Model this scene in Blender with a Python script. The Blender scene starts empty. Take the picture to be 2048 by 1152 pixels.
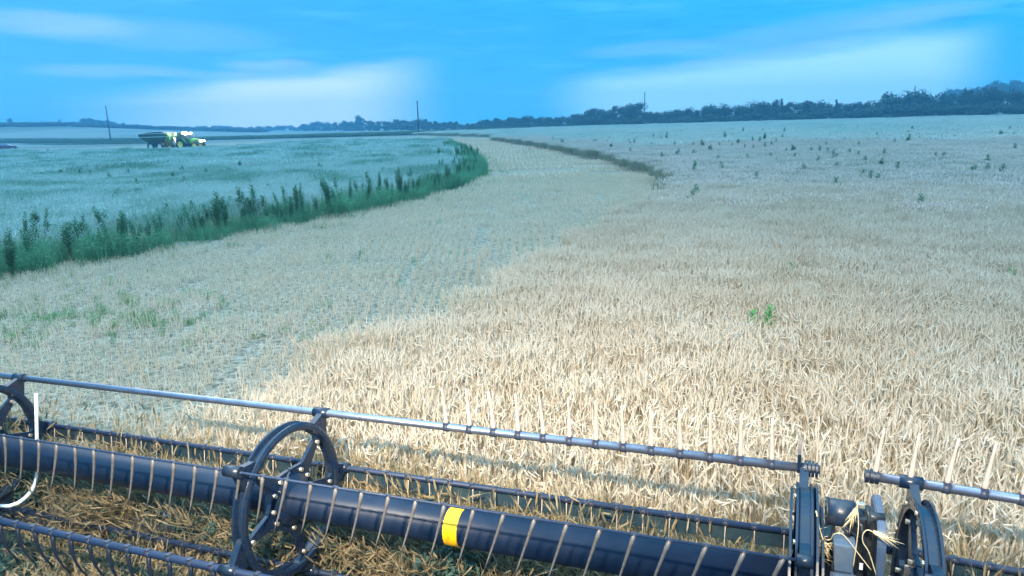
import bpy, bmesh, math, random
import numpy as np
from mathutils import Vector, Matrix
rnd = random.Random(7)
rng = np.random.default_rng(7)
S = bpy.context.scene
COL = S.collection
PI = math.pi

# ------------------------------------------------------------------ camera
F = 1480.0
PITCH = math.atan(333 / F)
ROLL = 0.03
CAM = np.array([0, 0, 3.2])
_f = np.array([0, math.cos(PITCH), -math.sin(PITCH)])
_r0 = np.array([1.0, 0, 0]); _u0 = np.cross(_r0, _f)
CR = _r0 * math.cos(ROLL) - _u0 * math.sin(ROLL)
CU = _u0 * math.cos(ROLL) + _r0 * math.sin(ROLL)
cam_d = bpy.data.cameras.new('camera')
cam = bpy.data.objects.new('camera', cam_d); COL.objects.link(cam)
m = Matrix.Identity(4)
for i in range(3):
    m[i][0] = CR[i]; m[i][1] = CU[i]; m[i][2] = -_f[i]; m[i][3] = CAM[i]
cam.matrix_world = m
cam_d.sensor_width = 36; cam_d.lens = F / 2048 * 36
cam_d.clip_start = 0.05; cam_d.clip_end = 9000
S.camera = cam

# ------------------------------------------------------------------ colour management
S.view_settings.view_transform = 'Standard'
S.view_settings.look = 'None'
S.view_settings.exposure = 0.0
S.view_settings.gamma = 1.0
S.view_settings.use_curve_mapping = False

def ray(x, y):
    return _f + CR * (x - 1024) / F + CU * (576 - y) / F
def ground(x, y, z=0.0):
    d = ray(x, y); t = (z - CAM[2]) / d[2]
    return CAM + d * t
def at_dist(x, dist, z=0.0):
    """ground point in the direction of picture column x (on the horizon) at a given distance"""
    d = ray(x, 243 - 0.03 * (x - 1024)); a = math.atan2(d[0], d[1])
    return np.array([math.sin(a) * dist, math.cos(a) * dist, z])
def hor(x):
    return 243 - 0.03 * (x - 1024)
def azel(x, y):
    d = ray(x, y); d = d / np.linalg.norm(d)
    return math.degrees(math.atan2(d[0], d[1])), math.degrees(math.asin(d[2]))
def proj(P):
    d = np.asarray(P) - CAM; z = d @ _f
    return 1024 + F * (d @ CR) / z, 576 - F * (d @ CU) / z, z

# ------------------------------------------------------------------ node helpers
class NT:
    def __init__(s, nt): s.nt = nt
    def n(s, t, **k):
        o = s.nt.nodes.new(t)
        for a, b in k.items(): setattr(o, a, b)
        return o
    def put(s, sock, v):
        if isinstance(v, bpy.types.NodeSocket): s.nt.links.new(v, sock)
        else: sock.default_value = v
    def math(s, op, a, b=0.0, c=0.0, clamp=False):
        o = s.n('ShaderNodeMath', operation=op); o.use_clamp = clamp
        s.put(o.inputs[0], a); s.put(o.inputs[1], b); s.put(o.inputs[2], c)
        return o.outputs[0]
    def ramp(s, v, a, b, lo=0.0, hi=1.0):
        o = s.n('ShaderNodeMapRange', interpolation_type='SMOOTHSTEP')
        for i, w in enumerate((v, a, b, lo, hi)): s.put(o.inputs[i], w)
        return o.outputs[0]
    def mix(s, f, a, b, mode='MIX'):
        o = s.n('ShaderNodeMix', data_type='RGBA', blend_type=mode)
        s.put(o.inputs[0], f); s.put(o.inputs[6], a); s.put(o.inputs[7], b)
        return o.outputs[2]
    def noise(s, vec, scale, detail=3.0, rough=0.55, col=False):
        o = s.n('ShaderNodeTexNoise')
        s.put(o.inputs['Vector'], vec); o.inputs['Scale'].default_value = scale
        o.inputs['Detail'].default_value = detail; o.inputs['Roughness'].default_value = rough
        return o.outputs['Color' if col else 'Fac']

def C4(c): return (c[0], c[1], c[2], 1.0)

# ------------------------------------------------------------------ world: dusk storm sky
W = bpy.data.worlds.new('World'); S.world = W; W.use_nodes = True
W.node_tree.nodes.clear()
N = NT(W.node_tree)
tc = N.n('ShaderNodeTexCoord'); sx = N.n('ShaderNodeSeparateXYZ')
W.node_tree.links.new(tc.outputs['Generated'], sx.inputs[0])
az = N.math('MULTIPLY', N.math('ARCTAN2', sx.outputs[0], sx.outputs[1]), 180 / PI)
el = N.math('MULTIPLY', N.math('ARCSINE', sx.outputs[2]), 180 / PI)
cx = N.n('ShaderNodeCombineXYZ'); N.put(cx.inputs[0], N.math('MULTIPLY', az, 0.06)); N.put(cx.inputs[1], N.math('MULTIPLY', el, 0.45))
uv = cx.outputs[0]
n1 = N.noise(uv, 1.6, 4.0, 0.5)
n2 = N.noise(uv, 5.0, 5.0, 0.55)
wob = N.math('MULTIPLY', N.math('SUBTRACT', n1, 0.5), 1.6)
wob2 = N.math('MULTIPLY', N.math('SUBTRACT', n2, 0.5), 0.5)
elw = N.math('ADD', el, N.math('ADD', wob, wob2))
# storm cloud body
base = N.mix(N.ramp(el, 0.0, 8.0), C4((0.020, 0.52, 1.0)), C4((0.010, 0.45, 1.0)))
base = N.mix(N.ramp(N.math('ADD', el, N.math('MULTIPLY', az, 0.10)), 6.0, 13.0), base, C4((0.025, 0.58, 1.04)))
base = N.mix(N.math('MULTIPLY', N.ramp(n1, 0.48, 0.72), 0.55), base, C4((0.10, 0.62, 1.05)))
base = N.mix(N.math('MULTIPLY', N.ramp(n2, 0.50, 0.30), 0.55), base, C4((0.004, 0.38, 0.95)))
base = N.mix(N.math('MULTIPLY', N.ramp(az, -16.0, -36.0), 0.55), base, C4((0.025, 0.50, 1.02)))
# overhead the cloud deck is thinner and paler
# overcast sky: about three times brighter towards the zenith than at the horizon
base = N.mix(N.ramp(el, 12.0, 75.0), base, C4((1.5, 2.9, 4.1)))
def soft_patch(x0, x1, w0, w1, top_l, top_r, soft, seed=0):
    a0 = azel(x0, hor(x0))[0]; a1 = azel(x1, hor(x1))[0]
    f0 = N.ramp(N.math('ADD', az, N.math('MULTIPLY', wob, 1.5)), a0 - w0, a0 + w0)
    f1 = N.ramp(N.math('ADD', az, wob), a1 + w1, a1 - w1)
    sl = (top_r - top_l) / (a1 - a0)
    top = N.math('ADD', N.math('MULTIPLY', N.math('SUBTRACT', az, a0), sl), top_l)
    f2 = N.ramp(N.math('SUBTRACT', elw, top), soft, -soft)
    return N.math('MULTIPLY', N.math('MULTIPLY', f0, f1), f2)
pA = soft_patch(300, 800, 7.5, 4.4, 2.7, 4.3, 0.8)
pB = soft_patch(1150, 1930, 3.4, 2.6, 2.8, 4.7, 0.8)
base = N.mix(N.math('MULTIPLY', pA, 0.95), base, C4((0.78, 1.04, 1.15)))
base = N.mix(N.math('MULTIPLY', pB, 0.9), base, C4((0.52, 0.98, 1.15)))
def streak(x, y, wx, wy, amt, tilt=0.0):
    a, e = azel(x, y)
    da = N.math('DIVIDE', N.math('SUBTRACT', az, a), wx)
    de = N.math('SUBTRACT', N.math('SUBTRACT', el, e), N.math('MULTIPLY', N.math('SUBTRACT', az, a), tilt))
    de = N.math('DIVIDE', N.math('ADD', de, N.math('MULTIPLY', wob2, 1.2)), wy)
    r2 = N.math('ADD', N.math('MULTIPLY', da, da), N.math('MULTIPLY', de, de))
    return N.math('MULTIPLY', N.math('POWER', N.ramp(r2, 1.7, 0.0), 1.6), amt)
for x, y, wx, wy, amt, tl in ((110, 48, 5, .9, .34, -.03), (330, 70, 8, 1.1, .16, -.04), (215, 142, 5, .5, .26, 0), (540, 131, 3.4, .45, .36, 0),
                              (430, 148, 5, .3, .2, 0), (1290, 98, 5, .6, .2, .03), (1640, 62, 10, 1.1, .2, .1), (1480, 118, 8, .5, .2, .1), (1820, 35, 5, .6, .15, .08)):
    base = N.mix(streak(x, y, wx, wy, amt, tl), base, C4((0.55, 0.82, 1.08)))
sky = N.n('ShaderNodeTexSky', sky_type='NISHITA', sun_disc=False)
sky.sun_elevation = math.radians(30); sky.sun_rotation = math.radians(-30)
bg1 = N.n('ShaderNodeBackground'); N.put(bg1.inputs[0], base); bg1.inputs[1].default_value = 1.0
bg2 = N.n('ShaderNodeBackground'); N.put(bg2.inputs[0], sky.outputs[0]); bg2.inputs[1].default_value = 0.004
ad = N.n('ShaderNodeAddShader'); out = N.n('ShaderNodeOutputWorld')
W.node_tree.links.new(bg1.outputs[0], ad.inputs[0]); W.node_tree.links.new(bg2.outputs[0], ad.inputs[1])
W.node_tree.links.new(ad.outputs[0], out.inputs[0])

# overcast "sun": very soft
sd = bpy.data.lights.new('sun', 'SUN'); sd.energy = 1.1; sd.angle = math.radians(40); sd.color = (1.0, 0.97, 0.93)
sun = bpy.data.objects.new('sun', sd); COL.objects.link(sun)
sun.rotation_euler = (math.radians(50), 0, math.radians(-30 + 180))
sun.rotation_euler = Vector((-math.sin(math.radians(-30)) * math.cos(math.radians(30)), -math.cos(math.radians(-30)) * math.cos(math.radians(30)), -math.sin(math.radians(30)))).to_track_quat('-Z', 'Y').to_euler()

# ------------------------------------------------------------------ materials
def mat(name, col, rough=0.7, metal=0.0, noise_amt=0.0, noise_scale=8.0, col2=None, bump=0.0, emit=None, estr=0.0, coat=0.0, spec=0.5):
    M = bpy.data.materials.new(name); M.use_nodes = True
    T = NT(M.node_tree); b = M.node_tree.nodes['Principled BSDF']
    b.inputs['Roughness'].default_value = rough; b.inputs['Metallic'].default_value = metal
    b.inputs['Coat Weight'].default_value = coat; b.inputs['Specular IOR Level'].default_value = spec
    if noise_amt or bump:
        g = T.n('ShaderNodeTexCoord')
        nf = T.noise(g.outputs['Object'], noise_scale, 5.0, 0.6)
        c2 = col2 or tuple(c * 0.4 for c in col)
        f = T.math('MULTIPLY', T.ramp(nf, 0.38, 0.68), noise_amt)
        T.put(b.inputs['Base Color'], T.mix(f, C4(col), C4(c2)))
        T.put(b.inputs['Roughness'], T.math('ADD', T.math('MULTIPLY', nf, 0.25), rough - 0.12))
        if bump:
            bn = T.n('ShaderNodeBump'); bn.inputs['Strength'].default_value = bump; bn.inputs['Distance'].default_value = 0.01
            T.put(bn.inputs['Height'], T.noise(g.outputs['Object'], noise_scale * 4, 4.0)); T.put(b.inputs['Normal'], bn.outputs[0])
    else:
        b.inputs['Base Color'].default_value = C4(col)
    if emit:
        b.inputs['Emission Color'].default_value = C4(emit); b.inputs['Emission Strength'].default_value = estr
    return M

def plant_mat(name, ca, cb, cc, world_scale=0.08, amt=0.5, trans=0.25, per=0.35, patch_lo=.42, patch_hi=.66):
    """ca = base, cb = patch colour in the field (world noise), cc = per-plant variation"""
    M = bpy.data.materials.new(name); M.use_nodes = True
    T = NT(M.node_tree); nt = M.node_tree; b = nt.nodes['Principled BSDF']
    b.inputs['Roughness'].default_value = 0.65; b.inputs['Specular IOR Level'].default_value = 0.25
    g = T.n('ShaderNodeNewGeometry'); oi = T.n('ShaderNodeObjectInfo')
    nz = T.noise(g.outputs['Position'], world_scale, 3.0, 0.6)
    c = T.mix(T.math('MULTIPLY', T.ramp(nz, patch_lo, patch_hi), amt), C4(ca), C4(cb))
    isl = g.outputs['Random Per Island']
    c = T.mix(T.math('MULTIPLY', isl, per), c, C4(cc))
    c = T.mix(T.math('MULTIPLY', oi.outputs['Random'], 0.15), c, C4(cb))
    T.put(b.inputs['Base Color'], c)
    tr = T.n('ShaderNodeBsdfTranslucent'); T.put(tr.inputs[0], c)
    ms = T.n('ShaderNodeMixShader'); ms.inputs[0].default_value = trans
    nt.links.new(b.outputs[0], ms.inputs[1]); nt.links.new(tr.outputs[0], ms.inputs[2])
    nt.links.new(ms.outputs[0], nt.nodes['Material Output'].inputs[0])
    return M

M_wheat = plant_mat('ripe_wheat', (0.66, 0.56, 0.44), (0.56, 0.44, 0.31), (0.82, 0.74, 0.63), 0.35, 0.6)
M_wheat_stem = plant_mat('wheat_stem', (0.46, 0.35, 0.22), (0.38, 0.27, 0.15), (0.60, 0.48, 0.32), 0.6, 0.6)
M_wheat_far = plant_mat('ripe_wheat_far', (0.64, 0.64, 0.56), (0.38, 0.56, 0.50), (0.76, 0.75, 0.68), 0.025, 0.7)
M_left = plant_mat('weedy_wheat', (0.47, 0.60, 0.56), (0.11, 0.31, 0.21), (0.68, 0.75, 0.71), 0.16, 0.9, patch_lo=.47, patch_hi=.60)
M_stub = plant_mat('stubble', (0.64, 0.50, 0.36), (0.48, 0.41, 0.29), (0.82, 0.69, 0.54), 0.12, 0.6)
M_edge = plant_mat('edge_green', (0.085, 0.29, 0.15), (0.03, 0.14, 0.065), (0.20, 0.44, 0.26), 0.25, 0.85, per=0.6)
M_green = plant_mat('weed_green', (0.045, 0.16, 0.085), (0.03, 0.11, 0.06), (0.12, 0.30, 0.16), 0.3, 0.6, per=0.5)
M_bright_green = plant_mat('weed_bright_green', (0.08, 0.26, 0.06), (0.05, 0.18, 0.06), (0.14, 0.38, 0.08), 0.3, 0.5, per=0.5)
M_verge = plant_mat('verge_grass', (0.10, 0.19, 0.11), (0.05, 0.12, 0.07), (0.16, 0.25, 0.15), 0.06, 0.7)
M_tree = plant_mat('tree_leaves', (0.016, 0.045, 0.024), (0.010, 0.032, 0.020), (0.034, 0.075, 0.040), 0.02, 0.6, trans=0.1, per=0.6)
M_bark = mat('bark', (0.06, 0.05, 0.04), 0.9, noise_amt=.6)
M_pole = mat('pole_wood', (0.06, 0.055, 0.055), 0.9, noise_amt=.5, noise_scale=3)
M_reel = mat('reel_blue_paint', (0.003, 0.010, 0.030), 0.44, noise_amt=.35, noise_scale=5, col2=(0.016, 0.026, 0.055), spec=.35)
M_bar = mat('bat_bar_sheen', (0.30, 0.33, 0.42), 0.30, metal=0.85, noise_amt=.5, noise_scale=14, col2=(0.16, 0.17, 0.24))  # lighter copy of the bar material, sky reflection put into its colour
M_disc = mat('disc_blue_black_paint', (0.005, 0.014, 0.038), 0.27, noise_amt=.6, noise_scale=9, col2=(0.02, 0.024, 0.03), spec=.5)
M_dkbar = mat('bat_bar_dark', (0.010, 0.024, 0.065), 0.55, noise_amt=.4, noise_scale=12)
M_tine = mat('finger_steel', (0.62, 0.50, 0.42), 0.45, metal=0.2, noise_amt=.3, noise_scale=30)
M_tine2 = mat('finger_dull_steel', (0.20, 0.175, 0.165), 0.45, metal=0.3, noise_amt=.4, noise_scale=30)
M_tine_dk = mat('finger_dark', (0.010, 0.017, 0.036), 0.5, noise_amt=.3)  # backlit shade of the lower fingers put into the colour; hoses share it
M_clip = mat('finger_clip_dark', (0.03, 0.04, 0.07), 0.5, noise_amt=.3, noise_scale=30)
M_gap_shade = mat('gap_shade_dull', (0.012, 0.034, 0.055), 0.8, noise_amt=.8, noise_scale=7, col2=(0.03, 0.055, 0.065), spec=.2)  # stands in for the shaded gap between standing and cut crop
M_bolt = mat('bolt_zinc', (0.48, 0.42, 0.34), 0.35, metal=0.7)
M_yellow = mat('yellow_tape', (0.85, 0.42, 0.003), 0.45, noise_amt=.15, noise_scale=20, col2=(.6, .35, .01))
M_black = mat('black_cast_metal', (0.012, 0.014, 0.02), 0.35, noise_amt=.5, noise_scale=20, col2=(0.05, 0.045, 0.04), bump=.2)
M_motor = mat('motor_blue_black', (0.012, 0.022, 0.045), 0.3, noise_amt=.5, noise_scale=25, col2=(0.06, 0.055, 0.05), bump=.1)
M_case = mat('chain_case_paint', (0.05, 0.08, 0.14), 0.45, noise_amt=.6, noise_scale=9, col2=(0.10, 0.095, 0.09))
M_boot = mat('grey_boot', (0.08, 0.12, 0.18), 0.6, noise_amt=.5, noise_scale=15, col2=(0.15, 0.17, 0.19))
M_white = mat('white_plastic', (0.78, 0.80, 0.84), 0.4, noise_amt=.2, noise_scale=20, col2=(.6, .6, .62))
M_deck = mat('draper_canvas', (0.035, 0.05, 0.055), 0.75, noise_amt=.5, noise_scale=6)
M_knife = mat('knife_steel', (0.10, 0.12, 0.15), 0.4, metal=0.6, noise_amt=.5)

# ------------------------------------------------------------------ object helpers
def tag(o, label=None, cat=None, group=None, kind=None):
    if label: o['label'] = label
    if cat: o['category'] = cat
    if group: o['group'] = group
    if kind: o['kind'] = kind
    return o
def empty(name, loc=(0, 0, 0), rz=0.0):
    o = bpy.data.objects.new(name, None); COL.objects.link(o); o.location = loc; o.rotation_euler = (0, 0, rz)
    o.empty_display_size = 0.2
    return o
def link(name, me, parent=None, col=COL):
    o = bpy.data.objects.new(name, me); col.objects.link(o)
    if parent: o.parent = parent
    return o
def np_mesh(name, V, Fc, mats, midx=None, smooth=False):
    """V (n,3), Fc list of (k,) tuples or array"""
    me = bpy.data.meshes.new(name)
    me.from_pydata([tuple(v) for v in V], [], [tuple(int(i) for i in f) for f in Fc])
    for mm in mats: me.materials.append(mm)
    if midx is not None: me.polygons.foreach_set('material_index', np.asarray(midx, dtype=np.int32))
    if smooth: me.polygons.foreach_set('use_smooth', np.ones(len(me.polygons), dtype=bool))
    me.update(); return me
class MB:
    def __init__(s): s.bm = bmesh.new()
    def box(s, c, d, rot=None, bev=0.0, taper=None):
        r = bmesh.ops.create_cube(s.bm, size=1.0); vs = r['verts']
        for v in vs:
            k = 1.0
            if taper is not None and v.co.z < 0: k = taper
            v.co = Vector((v.co.x * d[0] * k, v.co.y * d[1] * k, v.co.z * d[2]))
        if bev:
            es = list({e for v in vs for e in v.link_edges})
            r2 = bmesh.ops.bevel(s.bm, geom=es, offset=bev, segments=2, affect='EDGES', profile=0.6)
            vs = list({v for f in r2['faces'] for v in f.verts} | {v for v in vs if v.is_valid})
        M_ = Matrix.Translation(Vector(c)) @ (rot.to_4x4() if rot else Matrix.Identity(4))
        bmesh.ops.transform(s.bm, matrix=M_, verts=vs)
        return s
    def cyl(s, a, b, r0, r1=None, seg=16, cap=True):
        a = Vector(a); b = Vector(b); r1 = r0 if r1 is None else r1
        r = bmesh.ops.create_cone(s.bm, cap_ends=cap, segments=seg, radius1=r0, radius2=r1, depth=(b - a).length)
        q = (b - a).to_track_quat('Z', 'Y').to_matrix().to_4x4()
        bmesh.ops.transform(s.bm, matrix=Matrix.Translation((a + b) / 2) @ q, verts=r['verts'])
        for v in r['verts']:
            for f in v.link_faces:
                if len(f.verts) == 4: f.smooth = True
        return s
    def tube(s, pts, rad, seg=8):
        pts = [Vector(p) for p in pts]
        rads = rad if isinstance(rad, (list, tuple)) else [rad] * len(pts)
        rings = []
        up = None
        for i, p in enumerate(pts):
            t = (pts[min(i + 1, len(pts) - 1)] - pts[max(i - 1, 0)]).normalized()
            if up is None: up = t.orthogonal().normalized()
            up = (up - t * up.dot(t)).normalized(); w = t.cross(up)
            rings.append([s.bm.verts.new(p + (up * math.cos(2 * PI * k / seg) + w * math.sin(2 * PI * k / seg)) * rads[i]) for k in range(seg)])
        for A, B in zip(rings, rings[1:]):
            for k in range(seg):
                f = s.bm.faces.new((A[k], A[(k + 1) % seg], B[(k + 1) % seg], B[k])); f.smooth = True
        s.bm.faces.new(rings[0][::-1]); s.bm.faces.new(rings[-1])
        return s
    def prism(s, poly, h0, h1, M_=None):
        """poly in local xy, extruded along local z"""
        a = [s.bm.verts.new((x, y, h0)) for x, y in poly]; b = [s.bm.verts.new((x, y, h1)) for x, y in poly]
        n = len(poly)
        for i in range(n): s.bm.faces.new((a[i], a[(i + 1) % n], b[(i + 1) % n], b[i]))
        s.bm.faces.new(a[::-1]); s.bm.faces.new(b)
        if M_: bmesh.ops.transform(s.bm, matrix=M_, verts=a + b)
        return s
    def lathe(s, prof, seg=48, M_=None):
        """prof: closed list of (r,z)"""
        rings = [[s.bm.verts.new((r * math.cos(2 * PI * k / seg), r * math.sin(2 * PI * k / seg), z)) for k in range(seg)] for r, z in prof]
        n = len(prof)
        for i in range(n):
            A, B = rings[i], rings[(i + 1) % n]
            for k in range(seg): s.bm.faces.new((A[k], A[(k + 1) % seg], B[(k + 1) % seg], B[k]))
        if M_: bmesh.ops.transform(s.bm, matrix=M_, verts=[v for r in rings for v in r])
        return s
    def mesh(s, name, m_):
        bmesh.ops.recalc_face_normals(s.bm, faces=s.bm.faces)
        me = bpy.data.meshes.new(name); s.bm.to_mesh(me); s.bm.free()
        for mm in (m_ if isinstance(m_, (list, tuple)) else [m_]): me.materials.append(mm)
        return me
    def build(s, name, m_, parent=None):
        return link(name, s.mesh(name, m_), parent)

def in_poly(px, py, poly):
    poly = np.asarray(poly)[:, :2]; inside = np.zeros(len(px), bool); n = len(poly)
    j = n - 1
    for i in range(n):
        xi, yi = poly[i]; xj, yj = poly[j]
        c = ((yi > py) != (yj > py)) & (px < (xj - xi) * (py - yi) / (yj - yi + 1e-12) + xi)
        inside ^= c; j = i
    return inside
def in_view(P, margin=6.0, side=0.06):
    """keep points in a generous frustum"""
    d = P - CAM; z = d @ _f; x = d @ CR; y = d @ CU
    return (z > -margin) & (np.abs(x) < (1024 / F + side) * np.maximum(z, 0) + margin) & (y > -(576 / F + side) * np.maximum(z, 0) - margin)

# ------------------------------------------------------------------ terrain
RIDGE = [(-900, 12.5), (0, 11.0), (120, 10.6), (250, 7.6), (330, 5.4), (420, 3.2), (520, 1.0), (640, 0.0), (3000, 0.0)]
rid_az = [azel(x, hor(x))[0] if x > -700 else -75 for x, _ in RIDGE]
def height(x, y):
    d = np.hypot(x, y); a = np.degrees(np.arctan2(x, y))
    hm = np.interp(a, rid_az, [h for _, h in RIDGE])
    t = np.clip((d - 270) / 400, 0, 1); t = t * t * (3 - 2 * t)
    hm2 = np.interp(a, [-180, 10, 26, 40, 80, 180], [0, 0, 2, 16, 18, 0])
    t2 = np.clip((d - 300) / 260, 0, 1); t2 = t2 * t2 * (3 - 2 * t2)
    return hm * t + hm2 * t2
na = 361; rr = np.concatenate([[0.01], np.geomspace(2, 320, 46), np.linspace(340, 1200, 36), np.geomspace(1400, 7000, 9)])
aa = np.linspace(-PI, PI, na)
R_, A_ = np.meshgrid(rr, aa, indexing='ij')
X = R_ * np.sin(A_); Y = R_ * np.cos(A_); Z = height(X, Y)
V = np.stack([X, Y, Z], -1).reshape(-1, 3)
idx = np.arange(len(rr) * na).reshape(len(rr), na)
Fc = np.stack([idx[:-1, :-1], idx[:-1, 1:], idx[1:, 1:], idx[1:, :-1]], -1).reshape(-1, 4)
Mg = bpy.data.materials.new('field_ground'); Mg.use_nodes = True
T = NT(Mg.node_tree); b = Mg.node_tree.nodes['Principled BSDF']; b.inputs['Roughness'].default_value = 0.95; b.inputs['Specular IOR Level'].default_value = .1
g = T.n('ShaderNodeNewGeometry'); pos = g.outputs['Position']
ln = T.n('ShaderNodeVectorMath', operation='LENGTH'); T.put(ln.inputs[0], pos)
fine = T.noise(pos, 9.0, 6.0, 0.7); mid = T.noise(pos, 0.5, 4.0, 0.6); big = T.noise(pos, 0.012, 4.0, 0.6)
soil = T.mix(T.ramp(fine, 0.35, 0.65), C4((0.11, 0.10, 0.07)), C4((0.46, 0.38, 0.29)))
soil = T.mix(T.math('MULTIPLY', T.ramp(mid, 0.45, 0.7), 0.5), soil, C4((0.20, 0.22, 0.13)))
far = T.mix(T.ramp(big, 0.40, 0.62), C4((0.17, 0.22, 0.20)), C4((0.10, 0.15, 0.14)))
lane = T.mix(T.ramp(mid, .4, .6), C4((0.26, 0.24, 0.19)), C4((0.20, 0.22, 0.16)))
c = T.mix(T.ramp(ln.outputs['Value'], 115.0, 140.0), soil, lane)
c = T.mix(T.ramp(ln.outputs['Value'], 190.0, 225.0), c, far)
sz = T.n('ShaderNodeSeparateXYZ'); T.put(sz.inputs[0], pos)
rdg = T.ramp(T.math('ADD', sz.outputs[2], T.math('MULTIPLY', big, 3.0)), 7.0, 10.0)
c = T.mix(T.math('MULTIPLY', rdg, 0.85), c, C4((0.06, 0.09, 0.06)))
T.put(b.inputs['Base Color'], c)
bn = T.n('ShaderNodeBump'); bn.inputs['Strength'].default_value = .7; bn.inputs['Distance'].default_value = .05
T.put(bn.inputs['Height'], fine); T.put(b.inputs['Normal'], bn.outputs[0])
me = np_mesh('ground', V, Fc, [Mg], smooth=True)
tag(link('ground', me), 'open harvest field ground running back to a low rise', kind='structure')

# ------------------------------------------------------------------ field regions
def gp(lst): return [ground(*p) if len(p) < 3 else ground(p[0], p[1], p[2]) for p in lst]
poles_px = [(222, 285.5, 70), (838, 270, 64), (1289, 252, 64), (1825, 236, 60)]
DL = [ground(x, y) for x, y, _ in poles_px]
d0 = DL[0] + (DL[0] - DL[1]) * 0.9; d3 = DL[3] + (DL[3] - DL[2]) * 1.6
DITCH = [d0] + DL + [d3]
weed_edge_px = [(-420, 640), (-200, 592), (0, 562), (150, 535), (300, 506), (450, 479), (600, 450), (750, 421), (850, 397), (930, 372), (966, 352), (972, 338), (958, 318), (930, 300), (900, 285)]
WEDGE = gp(weed_edge_px)
LEFT = WEDGE + gp([(860, 279, .7), (700, 280, .7), (560, 284, .7), (470, 294, .7), (400, 297.5, .7), (200, 300.5, .7), (0, 304, .7), (-250, 313, .7)]) + [np.array([-150, 40, 0]), np.array([-60, 6, 0])]
wb_ground = gp([(1008, 285), (1050, 292), (1100, 301), (1160, 314), (1220, 329), (1290, 349), (1335, 366), (1352, 381)])
wb_top = gp([(1336, 394, .7), (1290, 414, .7), (1200, 460, .7), (1100, 518, .7), (980, 585, .7), (850, 655, .7), (650, 748, .7), (430, 862, .7)])
RIGHT = wb_ground + wb_top + [np.array([-1.9, 4.4, 0]), np.array([-1.5, 1.5, 0]), np.array([14, -2, 0]), np.array([60, 5, 0]), np.array([300, 140, 0])] + \
    [DITCH[5] * .985, DITCH[4] * .985, DITCH[3] * .985, DITCH[2] * 0.97] + gp([(1000, 276)])
STUB = WEDGE[::-1] + [np.array([-9, 1.5, 0]), np.array([0, 2, 0])] + wb_top[::-1] + wb_ground[::-1] + gp([(1000, 276), (900, 278)])

# ------------------------------------------------------------------ header frame (axis of the reel)
AX = ray(-2870, 420); AX = -AX / np.linalg.norm(AX)
EF = np.cross([0, 0, 1], AX); EF /= np.linalg.norm(EF)
EU = np.cross(AX, EF)
P0 = CAM + ray(590, 999) * 4.36
def hloc(P): d = np.asarray(P) - P0; return d @ AX, d @ EF, d @ EU

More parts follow.
